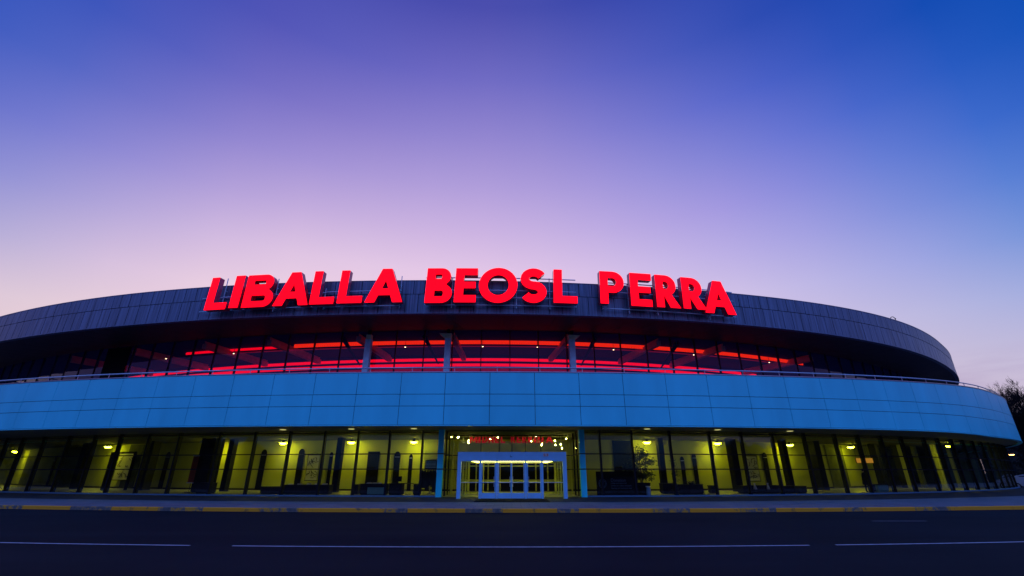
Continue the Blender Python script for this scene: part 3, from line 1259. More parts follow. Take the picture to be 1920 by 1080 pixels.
LET = [('L', 382.3, 421, 580.5, 521), ('I', 428.3, 445, 577, 518), ('B', 452, 507, 575.5, 516), ('A', 510.7, 576, 572.5, 511), ('L', 579.4, 624, 570, 508.5),
       ('L', 631, 677, 568, 507), ('A', 683, 753.6, 566.5, 504), ('B', 795.5, 845.5, 567.5, 503), ('E', 850.6, 892.5, 566.5, 503), ('O', 896, 969.3, 566.5, 503),
       ('S', 975, 1024.8, 567, 503.8), ('L', 1038.4, 1083, 568, 506), ('P', 1126.6, 1172, 569.5, 509.5), ('E', 1184.4, 1225, 574, 513),
       ('R', 1232.8, 1277, 576.5, 517), ('R', 1282.8, 1326, 579.5, 522), ('A', 1323.5, 1380.5, 588, 528)]
sign = thing('rooftop_sign', 'giant red glowing letters LIBALLA BEOSL PERRA standing on the arena roof edge', 'sign', (-3, 33, 13.2))
FO = -.95
words = 'LIBALLABEOSLPERRA'
for ch, x0, x1, yb, yt in LET:
    ta = F.hit(x0, yb, FO)
    tb = F.hit(x1, yb, FO)
    pa, pb = F.pt(ta, FO), F.pt(tb, FO)
    zb = F.z_at((x0 + x1) / 2, yb, FO)
    zt = F.z_at((x0 + x1) / 2, yt, FO)
    w = (pb - pa).length
    h = zt - zb
    t = math.atan2(pb.y - pa.y, pb.x - pa.x)
    print('letter', ch, round(w, 2), round(zb, 2), round(zt, 2))
    pa.z = zb
    body = letter_obj(ch, w, h, .235, .52, -.27, pa, t, .03, M['redside'], 'letter', sign)
    letter_obj(ch, w, h, .235, .02, .005, pa, t, .03, M['redface'], 'lit_face', body)
# support rails behind the letters
for a, b, zs in ((383, 612, (13.75, 14.9)), (612, 752, (13.7, 14.95)), (797, 1080, (13.72, 14.35, 14.95, 16.0)), (1128, 1372, (13.7, 15.1, 15.9))):
    t0, t1 = F.hit(a, 550, FO + .6), F.hit(b, 550, FO + .6)
    for z in zs:
        mb = MB()
        mb.tube([F.pt(t, FO + .62, z) for t in lsp(t0, t1, 14)], .045, 8)
        build(mb, 'support_rail', M['greycol'], sign, smooth=True)
for px, z0, z1 in ((424, 13.6, 16.6), (520, 13.5, 16.3), (612, 13.5, 15.3), (752, 13.5, 16.2), (848, 13.5, 16.0), (968, 13.5, 15.2), (1030, 13.5, 16.1), (1176, 13.4, 15.9), (1228, 13.4, 16.0), (1322, 13.3, 15.7)):
    t = F.hit(px, 540, FO + .7)
    mb = MB()
    p = F.pt(t, FO + .70, 0)
    q = F.pt(t, .06, 0)
    mb.tube([p + Vector((0, 0, z0)), p + Vector((0, 0, z1))], .035, 6)
    for z in (z0 + .2, min(z1 - .1, 15.5)):
        mb.tube([p + Vector((0, 0, z)), q + Vector((0, 0, z))], .03, 6)
    build(mb, 'support_post', M['greycol'], sign)

# ------------------------------------------------------------------ lobby objects
LZ = Z_PAVE + .025


def spot(px, py, off):
    t = G.hit(px, py, off)
    return G.pt(t, off, LZ), t


def span(x0, x1, py, off):
    a, b = G.hit(x0, py, off), G.hit(x1, py, off)
    pa, pb = G.pt(a, off, LZ), G.pt(b, off, LZ)
    return (pa + pb) / 2, (a + b) / 2, (pb - pa).length


# wall-wash lamps
lamps = [(2, 'at the far left end'), (35, 'second from the far left end'), (205, 'above the wide poster with the dark frame'), (408, 'beside the dark cabinet on the left'), (531, 'over the first arched door left of the long counter'),
         (659, 'over the dark column left of the dim doorway'), (776, 'nearest the left blue column'), (1213, 'above the leafy potted tree'), (1345, 'between two dark columns right of the vine'),
         (1480, 'over the long counter with vases'), (1593, 'above the orange menu panels'), (1778, 'towards the right end of the curved lobby'), (1837, 'last one at the right end of the lobby')]
lp0 = None
for px, where in lamps:
    off = OW - 1.15 if px < 1700 else 2.6
    t = G.hit(px, 830, off)
    if t is None:
        continue
    p = G.pt(t, off, 4.20)
    o = thing('ceiling_lamp', 'round glowing ceiling lamp ' + where, 'lamp', p, t, 'round lamps along the lobby wall')
    if lp0 is None:
        mb = MB()
        mb.lathe([(.0, .22), (.10, .22), (.12, .08), (.31, .05), (.33, .0), (.30, .0)], 20)
        hs = part(mb, 'housing', M['charcoal'], o, smooth=True)
        mb = MB()
        mb.lathe([(.0, -.15), (.15, -.135), (.26, -.08), (.31, .0), (.295, .02), (.0, .02)], 20)
        df = part(mb, 'diffuser', M['lamp'], o, smooth=True)
        lp0 = (hs, df)
    else:
        for q in lp0:
            c = q.copy()
            COL.objects.link(c)
            c.parent = o
# small soffit downlights
dl = None
for px in (531, 659, 776, 1213, 1345, 1480):
    t = G.hit(px, 803, -1.3)
    p = G.pt(t, -1.3, Z_SOF - .03)
    nm = {531: 'above the arched door left of the long counter', 659: 'above the third glass bay left of the blue column', 776: 'nearest the left blue column', 1213: 'above the leafy tree', 1345: 'above the bay right of the vine', 1480: 'at the right'}[px]
    if dl is None:
        mb = MB()
        mb.lathe([(.0, .0), (.17, .0), (.20, .006), (.21, .03)], 16)
        o = build(mb, 'downlight', M['lampdim'], None)
        dl = o
    else:
        o = dl.copy()
        COL.objects.link(o)
    o.location = p
    tag(o, 'small round soffit downlight ' + nm, 'downlight', 'downlights under the blue band')

# red letters hung above the doors
text = 'MIDNEL KERRINA'
tsx = [(881, 895, 'M'), (897, 901, 'I'), (904, 914, 'D'), (916, 926, 'N'), (928, 936, 'E'), (939, 947, 'L'), (958, 967, 'K'), (969, 977, 'E'), (979, 988, 'R'), (990, 999, 'R'), (1001, 1005, 'I'), (1008, 1019, 'N'), (1023, 1037, 'A')]
YS = 40.5
ls = thing('lobby_sign', 'red word sign hung inside the glass above the entrance doors', 'sign', (0, YS, 3.4))
z0, z1 = at(960, 830.5, YS).z, at(960, 817, YS).z
for x0, x1, ch in tsx:
    a, b = at(x0, 824, YS).x, at(x1, 824, YS).x
    letter_obj(ch, b - a, z1 - z0, .24, .08, 0, Vector((a, YS, z0)), 0, 0, M['redglow'], 'letter', ls)
mb = MB()
mb.tube([(at(878, 824, YS).x, YS + .06, z0 + .1), (at(1040, 824, YS).x, YS + .06, z0 + .1)], .02, 6)
for px in (890, 960, 1030):
    mb.tube([(at(px, 824, YS).x, YS + .06, z0 + .1), (at(px, 824, YS).x, YS + .06, Z_SOF - .03)], .012, 6)
build(mb, 'hanging_frame', M['steel'], ls)

# spotlight clusters in the entrance hall
for ci, (px, py, lab) in enumerate(((868, 830, 'spotlight cluster hanging at the left end of the red word sign'), (926, 818, 'spotlight cluster hanging before the first red word'),
                                    (1003, 820, 'spotlight cluster hanging before the second red word'), (1052, 830, 'spotlight cluster hanging at the right end of the red word sign'))):
    Yc = 39.6
    p = at(px, py, Yc)
    o = thing('spotlight_cluster', lab, 'light fixture', p, 0, 'spotlight clusters over the entrance')
    r2 = random.Random(20 + ci)
    mb = MB()
    mb.tube([(0, 0, 0), (0, 0, Z_SOF - .03 - p.z)], .018, 6)
    heads = []
    for k in range(5):
        e = Vector((r2.uniform(-.55, .55), r2.uniform(-.3, .3), r2.uniform(-.65, .45)))
        mb.tube([(0, 0, 0), e], .012, 5)
        heads.append(e)
    part(mb, 'arms', M['steel'], o)
    for e in heads:
        mb = MB()
        mb.lathe([(.0, -.03), (.022, -.02), (.03, 0), (.022, .02), (.0, .03)], 8, e)
        part(mb, 'bulb', M['bulb'], o, smooth=True)

# --- counters, desks, boxes


def counter(name, lab, cat, x0, x1, ytop, off, depth=.7, m='charcoal', top='charcoal', ybase=930, items=None, group=None):
    c, t, w = span(x0, x1, ybase - 10, off)
    xm = (x0 + x1) / 2
    zt = G.z_at(xm, ytop, off)
    h = max(.35, zt - LZ)
    o = thing(name, lab, cat, c, t, group)
    mb = MB()
    mb.box(-w / 2 + .02, w / 2 - .02, .02, depth - .02, .06, h - .05)
    mb.box(-w / 2 + .06, w / 2 - .06, .07, depth - .07, 0, .06)
    part(mb, 'cabinet', M[m], o)
    mb = MB()
    mb.box(-w / 2, w / 2, -.02, depth, h - .048, h)
    part(mb, 'counter_top', M[top], o)
    nd = max(1, int(w / .9))
    mb = MB()
    for k in range(nd):
        a = -w / 2 + .05 + (w - .1) * k / nd
        mb.box(a + .02, a + (w - .1) / nd - .02, .004, .018, .10, h - .09)
    part(mb, 'front_panel', M[m], o)
    return o, h, w


counter('reception_counter', 'low dark counter before the first lit arched door, left of the long one', 'counter', 487, 524, 912, 2.6)
o1, h1, w1 = counter('reception_counter', 'long dark counter with papers on top beneath the narrow hanging scroll on the left', 'counter', 529, 616, 909, 3.2)
counter('side_cabinet', 'small dark cabinet standing between the dark column and the glass desk', 'cabinet', 662, 671, 908, 3.5, .5)
o2, h2, w2 = counter('help_desk', 'dark desk with pale glassy front below the dim doorway', 'desk', 674, 722, 907, 2.0, .8)
mb = MB()
mb.box(-w2 * .18, w2 / 2 - .02, -.06, -.03, .05, h2 * .68)
part(mb, 'front_screen', M['teal'], o2)
counter('reception_counter', 'dark block counter with a small monitor, beside the pair of arched doors', 'counter', 728, 753, 906, 2.0)
counter('side_cabinet', 'dark cabinet beside the coat rack near the left blue column', 'cabinet', 774, 787, 907, 1.5, .6)
counter('reception_counter', 'greenish dark counter behind the hanging vine', 'counter', 1244, 1267, 906, 4.0)
counter('reception_counter', 'dark counter with flowers right of the hanging vine', 'counter', 1268, 1320, 908, 2.6)
counter('side_cabinet', 'small dark cabinet under the bright lamp between two columns', 'cabinet', 1334, 1346, 910, 4.2, .5)
o3, h3, w3 = counter('reception_counter', 'long dark counter with two pale vases beneath the scroll on the right', 'counter', 1394, 1462, 910, 3.0)
counter('reception_counter', 'dark counter joined to the last dark column on the right', 'counter', 1463, 1497, 911, 3.2)
counter('side_cabinet', 'small black box cabinet standing alone right of the counters', 'cabinet', 1501, 1514, 911, 2.5, .6)
counter('ticket_desk', 'teal desk front near the orange menu panels', 'desk', 1648, 1668, 908, 2.2, .7, 'teal', 'charcoal')

# small things on the counters


def on_counter(o, h, u, v):
    c = Vector(o.location)
    t = o.rotation_euler[2]
    return c + Vector((math.cos(t) * u - math.sin(t) * v, math.sin(t) * u + math.cos(t) * v, h)), t


r3 = random.Random(9)
for k, u in enumerate((-.38, -.18, .02, .20, .36)):
    p, t = on_counter(o1, h1, u * w1, .3)
    mb = MB()
    n = r3.choice((3, 5, 7))
    mb.box(-.16, .16, -.11, .11, .001, .012 * n)
    mb.box(-.14, .17, -.10, .12, .012 * n, .012 * n + .01)
    tag(build(mb, 'paper_stack', M['paper'], None, loc=p, rotz=t + r3.uniform(-.4, .4)), 'low pile of papers ' + ('at the left end of', 'left of centre on', 'in the middle of', 'right of centre on', 'at the right end of')[k] + ' the long counter below the scroll', 'papers', 'paper piles on the long counter')
for k, u in enumerate((-.22, .0, .2)):
    p, t = on_counter(o2, h2, u * w2, .35)
    mb = MB()
    mb.box(-.15, .15, -.12, .12, .001, .05)
    mb.box(-.12, .14, -.10, .11, .05, .075)
    tag(build(mb, 'paper_stack', M['paper'], None, loc=p, rotz=t + k), 'pale pile of leaflets ' + ('at the left of', 'in the middle of', 'at the right of') + '' if False else 'pale pile of leaflets ' + ('at the left of', 'in the middle of', 'at the right of')[k] + ' the glass fronted desk', 'papers', 'leaflets on the help desk')
for k, u in enumerate((-.2, .16)):
    p, t = on_counter(o3, .28, u * w3, -.12)
    mb = MB()
    mb.lathe([(.0, 0), (.13, 0), (.11, .12), (.06, .28), (.05, .36), (.08, .44), (.0, .44)], 14)
    p.z = LZ + .30
    vz = build(mb, 'vase', M['vase'], None, loc=p, smooth=True)
    tag(vz, ('left' if k == 0 else 'right') + ' cream vase on the small ledge of the right long counter', 'vase', 'cream vases on the counter')
    mb = MB()
    mb.box(-.17, .17, -.15, .11, -.04, 0)
    build(mb, 'ledge', M['charcoal'], o3, world=False).location = Vector((u * w3, -.12, .27))
# small monitor on the block counter
p, t = spot(746, 906, 2.3)
p.z = G.z_at(746, 906, 2.3)
mo = thing('monitor', 'small dark computer monitor on the block counter by the arched doors', 'monitor', p, t)
mb = MB()
mb.box(-.26, .26, -.02, .02, .12, .46)
part(mb, 'screen', M['black'], mo)
mb = MB()
mb.box(-.03, .03, -.02, .02, .01, .14)
mb.box(-.12, .12, -.08, .08, 0, .015)
part(mb, 'stand', M['charcoal'], mo)
# little table with slender legs
p, t, w = span(757, 772, 915, 4.0)
tb_ = thing('side_table', 'slim side table with thin legs between the block counter and the coat rack', 'table', p, t)
mb = MB()
mb.box(-w / 2, w / 2, 0, .5, .70, .74)
part(mb, 'table_top', M['charcoal'], tb_)
lg = None
for x in (-w / 2 + .04, w / 2 - .04):
    for y in (.05, .45):
        if lg is None:
            mb = MB()
            mb.tube([(0, 0, 0), (0, 0, .70)], .018, 6)
            lg = part(mb, 'leg', M['steel'], tb_)
            q = lg
        else:
            q = lg.copy()
            COL.objects.link(q)
            q.parent = tb_
        q.location = (x, y, 0)

# coat rack with dark coats near the left blue column
p, t, w = span(786, 815, 920, 1.0)
cr = thing('coat_rack', 'metal coat rail hung with dark clothes beside the left blue column', 'coat rack', p, t)
mb = MB()
mb.tube([(-w / 2, .2, 0), (-w / 2, .2, 1.72), (w / 2, .2, 1.72), (w / 2, .2, 0)], .022, 8)
for x in (-w / 2, w / 2):
    mb.tube([(x, -.05, .03), (x, .45, .03)], .022, 6)
part(mb, 'rail', M['steel'], cr)
r4 = random.Random(3)
for k, u in enumerate((-.40, -.24, -.06, .14, .30, .42)):
    mb = MB()
    hh = r4.uniform(1.0, 1.45)
    ww = r4.uniform(.10, .17)
    prof = []
    n = 7
    for i in range(n):
        f_ = i / (n - 1)
        prof.append((.04 + ww * min(1, f_ * 5) * (.8 + .3 * f_), 1.66 - hh * f_))
    mb.lathe([(r_ * 1.0, z_) for r_, z_ in prof] + [(.0, 1.66 - hh)], 10, (u * w, .2, 0))
    part(mb, 'coat', M['cloth'], cr, smooth=True)

# dark green notice board on a stand
p, t, w = span(797, 819, 870, 1.6)
nb = thing('notice_board', 'dark green notice board raised on a post behind the left blue column', 'notice board', p, t)
zb, zt = G.z_at(808, 879, 1.6) - LZ, G.z_at(808, 863, 1.6) - LZ
mb = MB()
mb.box(-w / 2, w / 2, -.02, .02, zb, zt)
part(mb, 'board', M['green_board'], nb)
mb = MB()
for k in range(5):
    z = zb + .08 + k * (zt - zb - .12) / 5
    mb.box(-w / 2 + .06, w / 2 - .06, -.028, -.021, z, z + .035)
part(mb, 'lettering', M['greycol'], nb)
mb = MB()
mb.tube([(0, .05, 0), (0, .05, zt - .05)], .03, 8)
mb.lathe([(.0, .03), (.25, .02), (.26, 0)], 14, (0, .05, 0))
part(mb, 'stand', M['steel'], nb)


# hanging scrolls with brush lettering
def scroll(lab, x0, x1, y0, y1, off, seed, mframe='paper', cat='poster', nm='hanging_scroll'):
    c, t, w = span(x0, x1, (y0 + y1) / 2, off)
    xm = (x0 + x1) / 2
    zt, zb = G.z_at(xm, y0, off), G.z_at(xm, y1, off)
    h = zt - zb
    c.z = zb
    o = thing(nm, lab, cat, c, t)
    mb = MB()
    mb.box(-w / 2, w / 2, 0, .015, 0, h)
    part(mb, 'sheet', M[mframe], o)
    mb = MB()
    for z in (0, h):
        mb.tube([(-w / 2 - .05, 0, z), (w / 2 + .05, 0, z)], .03, 8)
    for x in (-w / 2, w / 2):
        mb.box(x - .012, x + .012, -.012, -.002, .03, h - .03)
    mb.tube([(-w / 2, 0, h), (0, .01, h + .25), (w / 2, 0, h)], .008, 4)
    part(mb, 'frame', M['ink'], o)
    r = random.Random(seed)
    mb = MB()
    for z0, z1 in ((.50, .88), (.12, .38)):
        for k in range(9):
            a = Vector((r.uniform(-.34, .34) * w, -.012, (r.uniform(z0, z1)) * h))
            pts = [a]
            d = Vector((r.uniform(-1, 1), 0, r.uniform(-1, 1)))
            for i in range(6):
                d = (d + Vector((r.uniform(-.8, .8), 0, r.uniform(-.8, .8)))).normalized()
                q = pts[-1] + d * .09
                q.x = min(max(q.x, -.42 * w), .42 * w)
                q.z = min(max(q.z, z0 * h - .03), z1 * h + .03)
                pts.append(q)
            mb.tube(pts, [.008] + [.022] * 5 + [.006], 5)
    part(mb, 'lettering', M['ink'], o)
    return o


scroll('tall white scroll with black brush marks above the long counter on the left', 575, 597, 853, 901, 9.7, 1)
scroll('tall white scroll with black brush marks above the long counter on the right', 1401, 1422, 855, 902, 9.7, 2)
scroll('wide faint poster with scribbled brush marks hung in the dark frame near the left end', 218, 246, 850, 900, 9.7, 4, 'vase')
# dark door surround beside it
c, t, w = span(207, 222, 880, 6.5)
fr_ = thing('door_frame_stand', 'dark freestanding door surround beside the wide scribbled poster', 'frame', c, t)
mb = MB()
mb.box(-1.0, -.84, -.1, .1, 0, 3.15)
mb.box(2.2, 2.36, -.1, .1, 0, 3.15)
part(mb, 'upright', M['charcoal'], fr_)
mb = MB()
mb.box(-1.0, 2.36, -.1, .1, 3.155, 3.32)
part(mb, 'lintel', M['charcoal'], fr_)

# red-brown banner and tall dark cabinet at the left
c, t, w = span(357, 368, 880, 4.0)
bn = thing('banner_stand', 'narrow red brown roll up banner next to the tall black cabinet', 'banner', c, t)
mb = MB()
mb.box(-w / 2, w / 2, 0, .02, .75, 2.75)
part(mb, 'banner', M['redbrown'], bn)
mb = MB()
mb.box(-w / 2 - .04, w / 2 + .04, -.03, .03, 2.75, 2.83)
mb.box(-w / 2 - .04, w / 2 + .04, -.03, .03, .68, .75)
part(mb, 'rod', M['steel'], bn)
mb = MB()
mb.tube([(0, .06, 0), (0, .06, 2.7)], .02, 6)
mb.box(-w / 2, w / 2, -.1, .15, 0, .04)
part(mb, 'stand', M['charcoal'], bn)
c, t, w = span(364, 390, 890, 4.3)
cb = thing('tall_cabinet', 'tall black cabinet reaching the ceiling beside the red brown banner', 'cabinet', c, t)
mb = MB()
mb.box(-w / 2, w / 2, 0, 1.0, .08, 4.2)
part(mb, 'carcass', M['black'], cb)
for k in (0, 1):
    mb = MB()
    a = -w / 2 + .03 + k * (w / 2 - .02)
    mb.box(a, a + w / 2 - .05, -.025, -.002, .12, 3.4)
    part(mb, 'door', M['charcoal'], cb)
mb = MB()
mb.box(-w / 2 + .05, w / 2 - .05, .05, .95, 0, .08)
part(mb, 'base', M['charcoal'], cb)
c, t, w = span(372, 392, 912, 2.2)
counter('side_cabinet', 'low black cabinet in front of the tall cabinet at the left', 'cabinet', 366, 392, 905, 2.2, .7)

# black board with emblem and text
YB = 35.2
pL, pR = at(1118, 905, YB), at(1197, 905, YB)
bw = pR.x - pL.x
zt = at(1150, 884, YB).z
bd = thing('information_board', 'big black information board with pale emblem and lines of text behind the glass', 'sign board', ((pL.x + pR.x) / 2, YB, LZ), .10)
mb = MB()
mb.box(-bw / 2, bw / 2, 0, .10, .0, zt - LZ)
part(mb, 'panel', M['black'], bd)
mb = MB()
for ra in (.27, .20):
    mb.tube([(-bw * .36 + ra * math.cos(a), -.008, .78 + ra * 1.1 * math.sin(a)) for a in lsp(0, 2 * PI, 25)], .012, 4)
mb.tube([(-bw * .36 - .08, -.008, .90), (-bw * .36 - .03, -.008, .66), (-bw * .36 + .05, -.008, .66), (-bw * .36 + .08, -.008, .90)], .018, 4)
mb.tube([(-bw * .36, -.008, .70), (-bw * .36, -.008, .92)], .014, 4)
part(mb, 'emblem', M['dimblue'], bd)


def text_mesh(s, size, width=None):
    cu = bpy.data.curves.new('words', 'FONT')
    cu.body = s
    cu.size = size
    cu.extrude = .004
    o = bpy.data.objects.new('words', cu)
    COL.objects.link(o)
    dg = bpy.context.evaluated_depsgraph_get()
    me = bpy.data.meshes.new_from_object(o.evaluated_get(dg))
    bpy.data.objects.remove(o)
    me.transform(Matrix(((1, 0, 0, 0), (0, 0, -1, 0), (0, 1, 0, 0), (0, 0, 0, 1))))
    if width:
        xs = [v.co.x for v in me.vertices]
        k = width / (max(xs) - min(xs))
        me.transform(Matrix.Diagonal((k, 1, 1, 1)))
    return me


for s_, z, sz, wd in (('Donation', .90, .30, bw * .36), ('Lobby and ticket hall', .76, .13, bw * .38), ('Services for visitors and guests', .60, .13, bw * .50), ('Opening and information desk', .44, .13, bw * .50)):
    me = text_mesh(s_, sz, wd)
    me.materials.append(M['dimblue'])
    o = bpy.data.objects.new('lettering', me)
    COL.objects.link(o)
    o.parent = bd
    o.location = (-bw * .16, -.010, z)

# ---- potted tree
YTR = 36.6
p = at(1205, 915, YTR)
ptz = thing('potted_tree', 'leafy potted tree in front of the dark doorway right of the black board', 'plant', (p.x, YTR, LZ))
mb = MB()
mb.lathe([(.0, 0), (.42, 0), (.55, .55), (.60, .80), (.54, .80), (.50, .70), (.0, .70)], 18)
part(mb, 'pot', M['black'], ptz, smooth=True)
mb = MB()
mb.tube([(0, 0, .6), (.03, .02, 1.2), (-.05, 0, 1.9), (.02, .02, 2.9)], [.06, .05, .04, .015], 7)
r5 = random.Random(12)
tips = []
for k in range(26):
    z = r5.uniform(1.0, 2.9)
    a = r5.uniform(0, 2 * PI)
    L = r5.uniform(.5, 1.25) * (1.15 - abs(z - 1.8) * .38)
    e = Vector((math.cos(a) * L, math.sin(a) * L * .8, z + r5.uniform(.0, .5)))
    m_ = Vector((math.cos(a) * L * .5, math.sin(a) * L * .4, z + .25))
    mb.tube([(0, 0, z), m_, e], [.018, .012, .005], 4)
    tips.append((Vector((0, 0, z)), m_, e))
part(mb, 'trunk', M['bark'], ptz)


def leaves(mb, pts, n, size, r, spread):
    for _ in range(n):
        a, m_, e = r.choice(pts)
        u = r.uniform(.25, 1.05)
        q = m_.lerp(e, (u - .5) * 2) if u > .5 else a.lerp(m_, u * 2)
        q = q + Vector((r.gauss(0, spread), r.gauss(0, spread), r.gauss(0, spread)))
        d = Vector((r.gauss(0, 1), r.gauss(0, 1), r.gauss(-.3, .7))).normalized()
        s1 = d.cross(Vector((r.gauss(0, 1), r.gauss(0, 1), r.gauss(0, 1)))).normalized()
        L = size * r.uniform(.6, 1.3)
        mb.poly([q, q + d * L * .5 + s1 * L * .18, q + d * L, q + d * L * .5 - s1 * L * .18])


mb = MB()
leaves(mb, tips, 1700, .22, r5, .13)
part(mb, 'crown', M['leaf'], ptz)

# trailing vine from the column
p, t = spot(1263, 880, 1.2)
vn = thing('trailing_vine', 'thin vine trailing down a wire between the glass bays right of the tree', 'plant', p, t)
r6 = random.Random(2)
mb = MB()
pts = []
x = 0
for k in range(14):
    x += r6.uniform(-.06, .06)
    pts.append(Vector((x, r6.uniform(-.05, .05), .25 + k * .165)))
mb.tube(pts, .012, 5)
part(mb, 'stem', M['bark'], vn)
mb = MB()
tr_ = [(pts[i], pts[i + 1], pts[i + 2]) for i in range(len(pts) - 2)]
leaves(mb, tr_, 240, .15, r6, .12)
part(mb, 'crown', M['leaf'], vn)
mb = MB()
mb.lathe([(.0, 0), (.16, 0), (.20, .26), (.0, .26)], 14)
part(mb, 'pot', M['charcoal'], vn, smooth=True)
# flowers in a bowl on the right counter
p, t = spot(1296, 908, 2.9)
p.z = G.z_at(1296, 908.5, 2.9)
fl = thing('flower_bowl', 'low bowl of dark foliage on the counter right of the vine', 'plant', p, t)
mb = MB()
mb.lathe([(.0, 0), (.12, 0), (.22, .10), (.0, .09)], 14)
part(mb, 'bowl', M['charcoal'], fl, smooth=True)
mb = MB()
leaves(mb, [(Vector((0, 0, .05)), Vector((r6.uniform(-.2, .2), 0, .12)), Vector((r6.uniform(-.5, .5), r6.uniform(-.1, .1), .2))) for _ in range(12)], 120, .13, r6, .05)
part(mb, 'foliage', M['leaf'], fl)
# pale blue bottle-shaped bin on the floor by the pot
p = at(1216.5, 925, 35.0)
bt_ = thing('water_dispenser', 'slim pale blue water bottle standing before the plant pot', 'water bottle', (p.x, 35.0, LZ))
mb = MB()
mb.lathe([(.0, 0), (.15, 0), (.16, .06), (.15, .42), (.11, .50), (.10, .53)], 16)
part(mb, 'bottle', M['paleblue'], bt_, smooth=True)
mb = MB()
mb.lathe([(.10, .53), (.17, .55), (.17, .61), (.0, .62)], 16)
part(mb, 'cap', M['paper'], bt_, smooth=True)

# orange lit menu panels
for k, (x0, x1) in enumerate(((1607, 1617), (1621, 1630.5), (1631.5, 1637))):
    c, t, w = span(x0, x1, 864, 6.0)
    z0, z1 = G.z_at((x0 + x1) / 2, 868, 6.0), G.z_at((x0 + x1) / 2, 859, 6.0)
    o = thing('menu_panel', ('left', 'middle', 'narrow right')[k] + ' one of three orange lit menu panels hung above the person', 'menu board', (c.x, c.y, z0), t, 'orange menu panels')
    mb = MB()
    mb.box(-w / 2, w / 2, 0, .06, 0, z1 - z0)
    part(mb, 'screen', M['orange'], o)
    mb = MB()
    mb.box(-w / 2 - .03, w / 2 + .03, .062, .12, -.03, z1 - z0 + .03)
    for u in (-.35, .35):
        mb.tube([(u * w, .09, z1 - z0 + .03), (u * w, .09, Z_SOF - .03 - z0)], .012, 5)
    part(mb, 'bracket', M['charcoal'], o)


# ---- the person by the glass
def skin_body(name, verts, edges, radii, m, parent, levels=2):
    me = bpy.data.meshes.new(name)
    me.from_pydata([Vector(v) for v in verts], edges, [])
    o = bpy.data.objects.new(name, me)
    COL.objects.link(o)
    md = o.modifiers.new('skin', 'SKIN')
    sv = me.skin_vertices[0].data
    for i, r in enumerate(radii):
        sv[i].radius = (r, r) if not hasattr(r, '__len__') else r
    sv[0].use_root = True
    sb = o.modifiers.new('sub', 'SUBSURF')
    sb.levels = levels
    sb.render_levels = levels
    dg = bpy.context.evaluated_depsgraph_get()
    m2 = bpy.data.meshes.new_from_object(o.evaluated_get(dg))
    bpy.data.objects.remove(o)
    m2.name = name
    m2.materials.clear()
    for q in (m if isinstance(m, (list, tuple)) else [m]):
        m2.materials.append(q)
    m2.polygons.foreach_set('use_smooth', [True] * len(m2.polygons))
    o = bpy.data.objects.new(name, m2)
    COL.objects.link(o)
    o.parent = parent
    return o


p, t = spot(1627, 915, 1.7)
pn = thing('person', 'person in dark clothes standing with a bag just inside the glass, below orange panels', 'person', p, t)
V = [(0, 0, .95), (0, 0, 1.12), (0, 0, 1.32), (0, .01, 1.46), (0, .0, 1.53), (0, -.01, 1.60), (0, -.02, 1.70),
     (.19, 0, 1.43), (.25, .02, 1.16), (.24, -.10, .95), (.235, -.13, .87),
     (-.19, 0, 1.43), (-.25, .03, 1.17), (-.20, -.12, 1.02), (-.17, -.20, .98),
     (.10, 0, .88), (.12, -.02, .50), (.12, .02, .10), (.12, -.12, .04),
     (-.10, 0, .88), (-.13, .04, .50), (-.13, .06, .10), (-.13, -.08, .04)]
Ed = [(0, 1), (1, 2), (2, 3), (3, 4), (4, 5), (5, 6), (2, 7), (7, 8), (8, 9), (9, 10), (2, 11), (11, 12), (12, 13), (13, 14),
      (0, 15), (15, 16), (16, 17), (17, 18), (0, 19), (19, 20), (20, 21), (21, 22)]
Rr = [(.17, .12), (.15, .11), (.18, .12), (.09, .08), .055, .095, .085,
      .07, .055, .042, .035, .07, .055, .042, .035,
      .10, .072, .05, .04, .10, .072, .05, .04]
body = skin_body('body', V, Ed, Rr, M['cloth'], pn)
# face and hands show skin: give those faces the skin material
me = body.data
me.materials.append(M['skin'])
for pg in me.polygons:
    c = pg.center
    if c.z > 1.52 or (c.z < .90 and abs(c.x) > .205) or (c.y < -.19 and c.z > .9 and c.x < -.1):
        pg.material_index = 1
mb = MB()
mb.lathe([(.085, 0), (.108, .05), (.112, .10), (.09, .16), (.05, .19), (.0, .20)], 16, (0, .015, 1.60))
part(mb, 'hair', M['hair'], pn, smooth=True)
for sx in (-1, 1):   # hands: palm, four fingers and a thumb
    base = Vector((.235, -.13, .87)) if sx > 0 else Vector((-.17, -.21, .98))
    dn = Vector((0, -.02, -.09)) if sx > 0 else Vector((.02, -.09, -.01))
    sd = Vector((0, .022, 0)) if sx > 0 else Vector((0, 0, .022))
    mb = MB()
    for k in range(4):
        q = base + dn * .5 + sd * (k - 1.5)
        L = (.8, .95, .9, .7)[k]
        mb.tube([q, q + dn * .5 * L, q + dn * .9 * L + Vector((-sx * .02, 0, 0))], [.010, .009, .007], 6)
    mb.tube([base + sd * -1.8, base + sd * -2.6 + dn * .5, base + sd * -2.4 + dn * .8], [.011, .010, .008], 6)
    part(mb, 'fingers', M['skin'], pn, smooth=True)
mb = MB()
mb.lathe([(.24, 0), (.27, .10), (.24, .42), (.20, .62), (.22, .70), (.19, .72)], 18, (0, 0, .58))
part(mb, 'coat', M['cloth'], pn, smooth=True)
p2 = G.pt(t, 1.7, LZ) + Vector((math.cos(t) * .55, math.sin(t) * .55, 0))
bg_ = thing('travel_bag', 'dark wheeled bag standing at the right of the person', 'bag', p2, t)
mb = MB()
mb.box(-.20, .20, -.13, .13, .06, .62)
q = part(mb, 'case', M['cloth'], bg_)
b_ = q.modifiers.new('bevel', 'BEVEL')
b_.width = .04
b_.segments = 3
mb = MB()
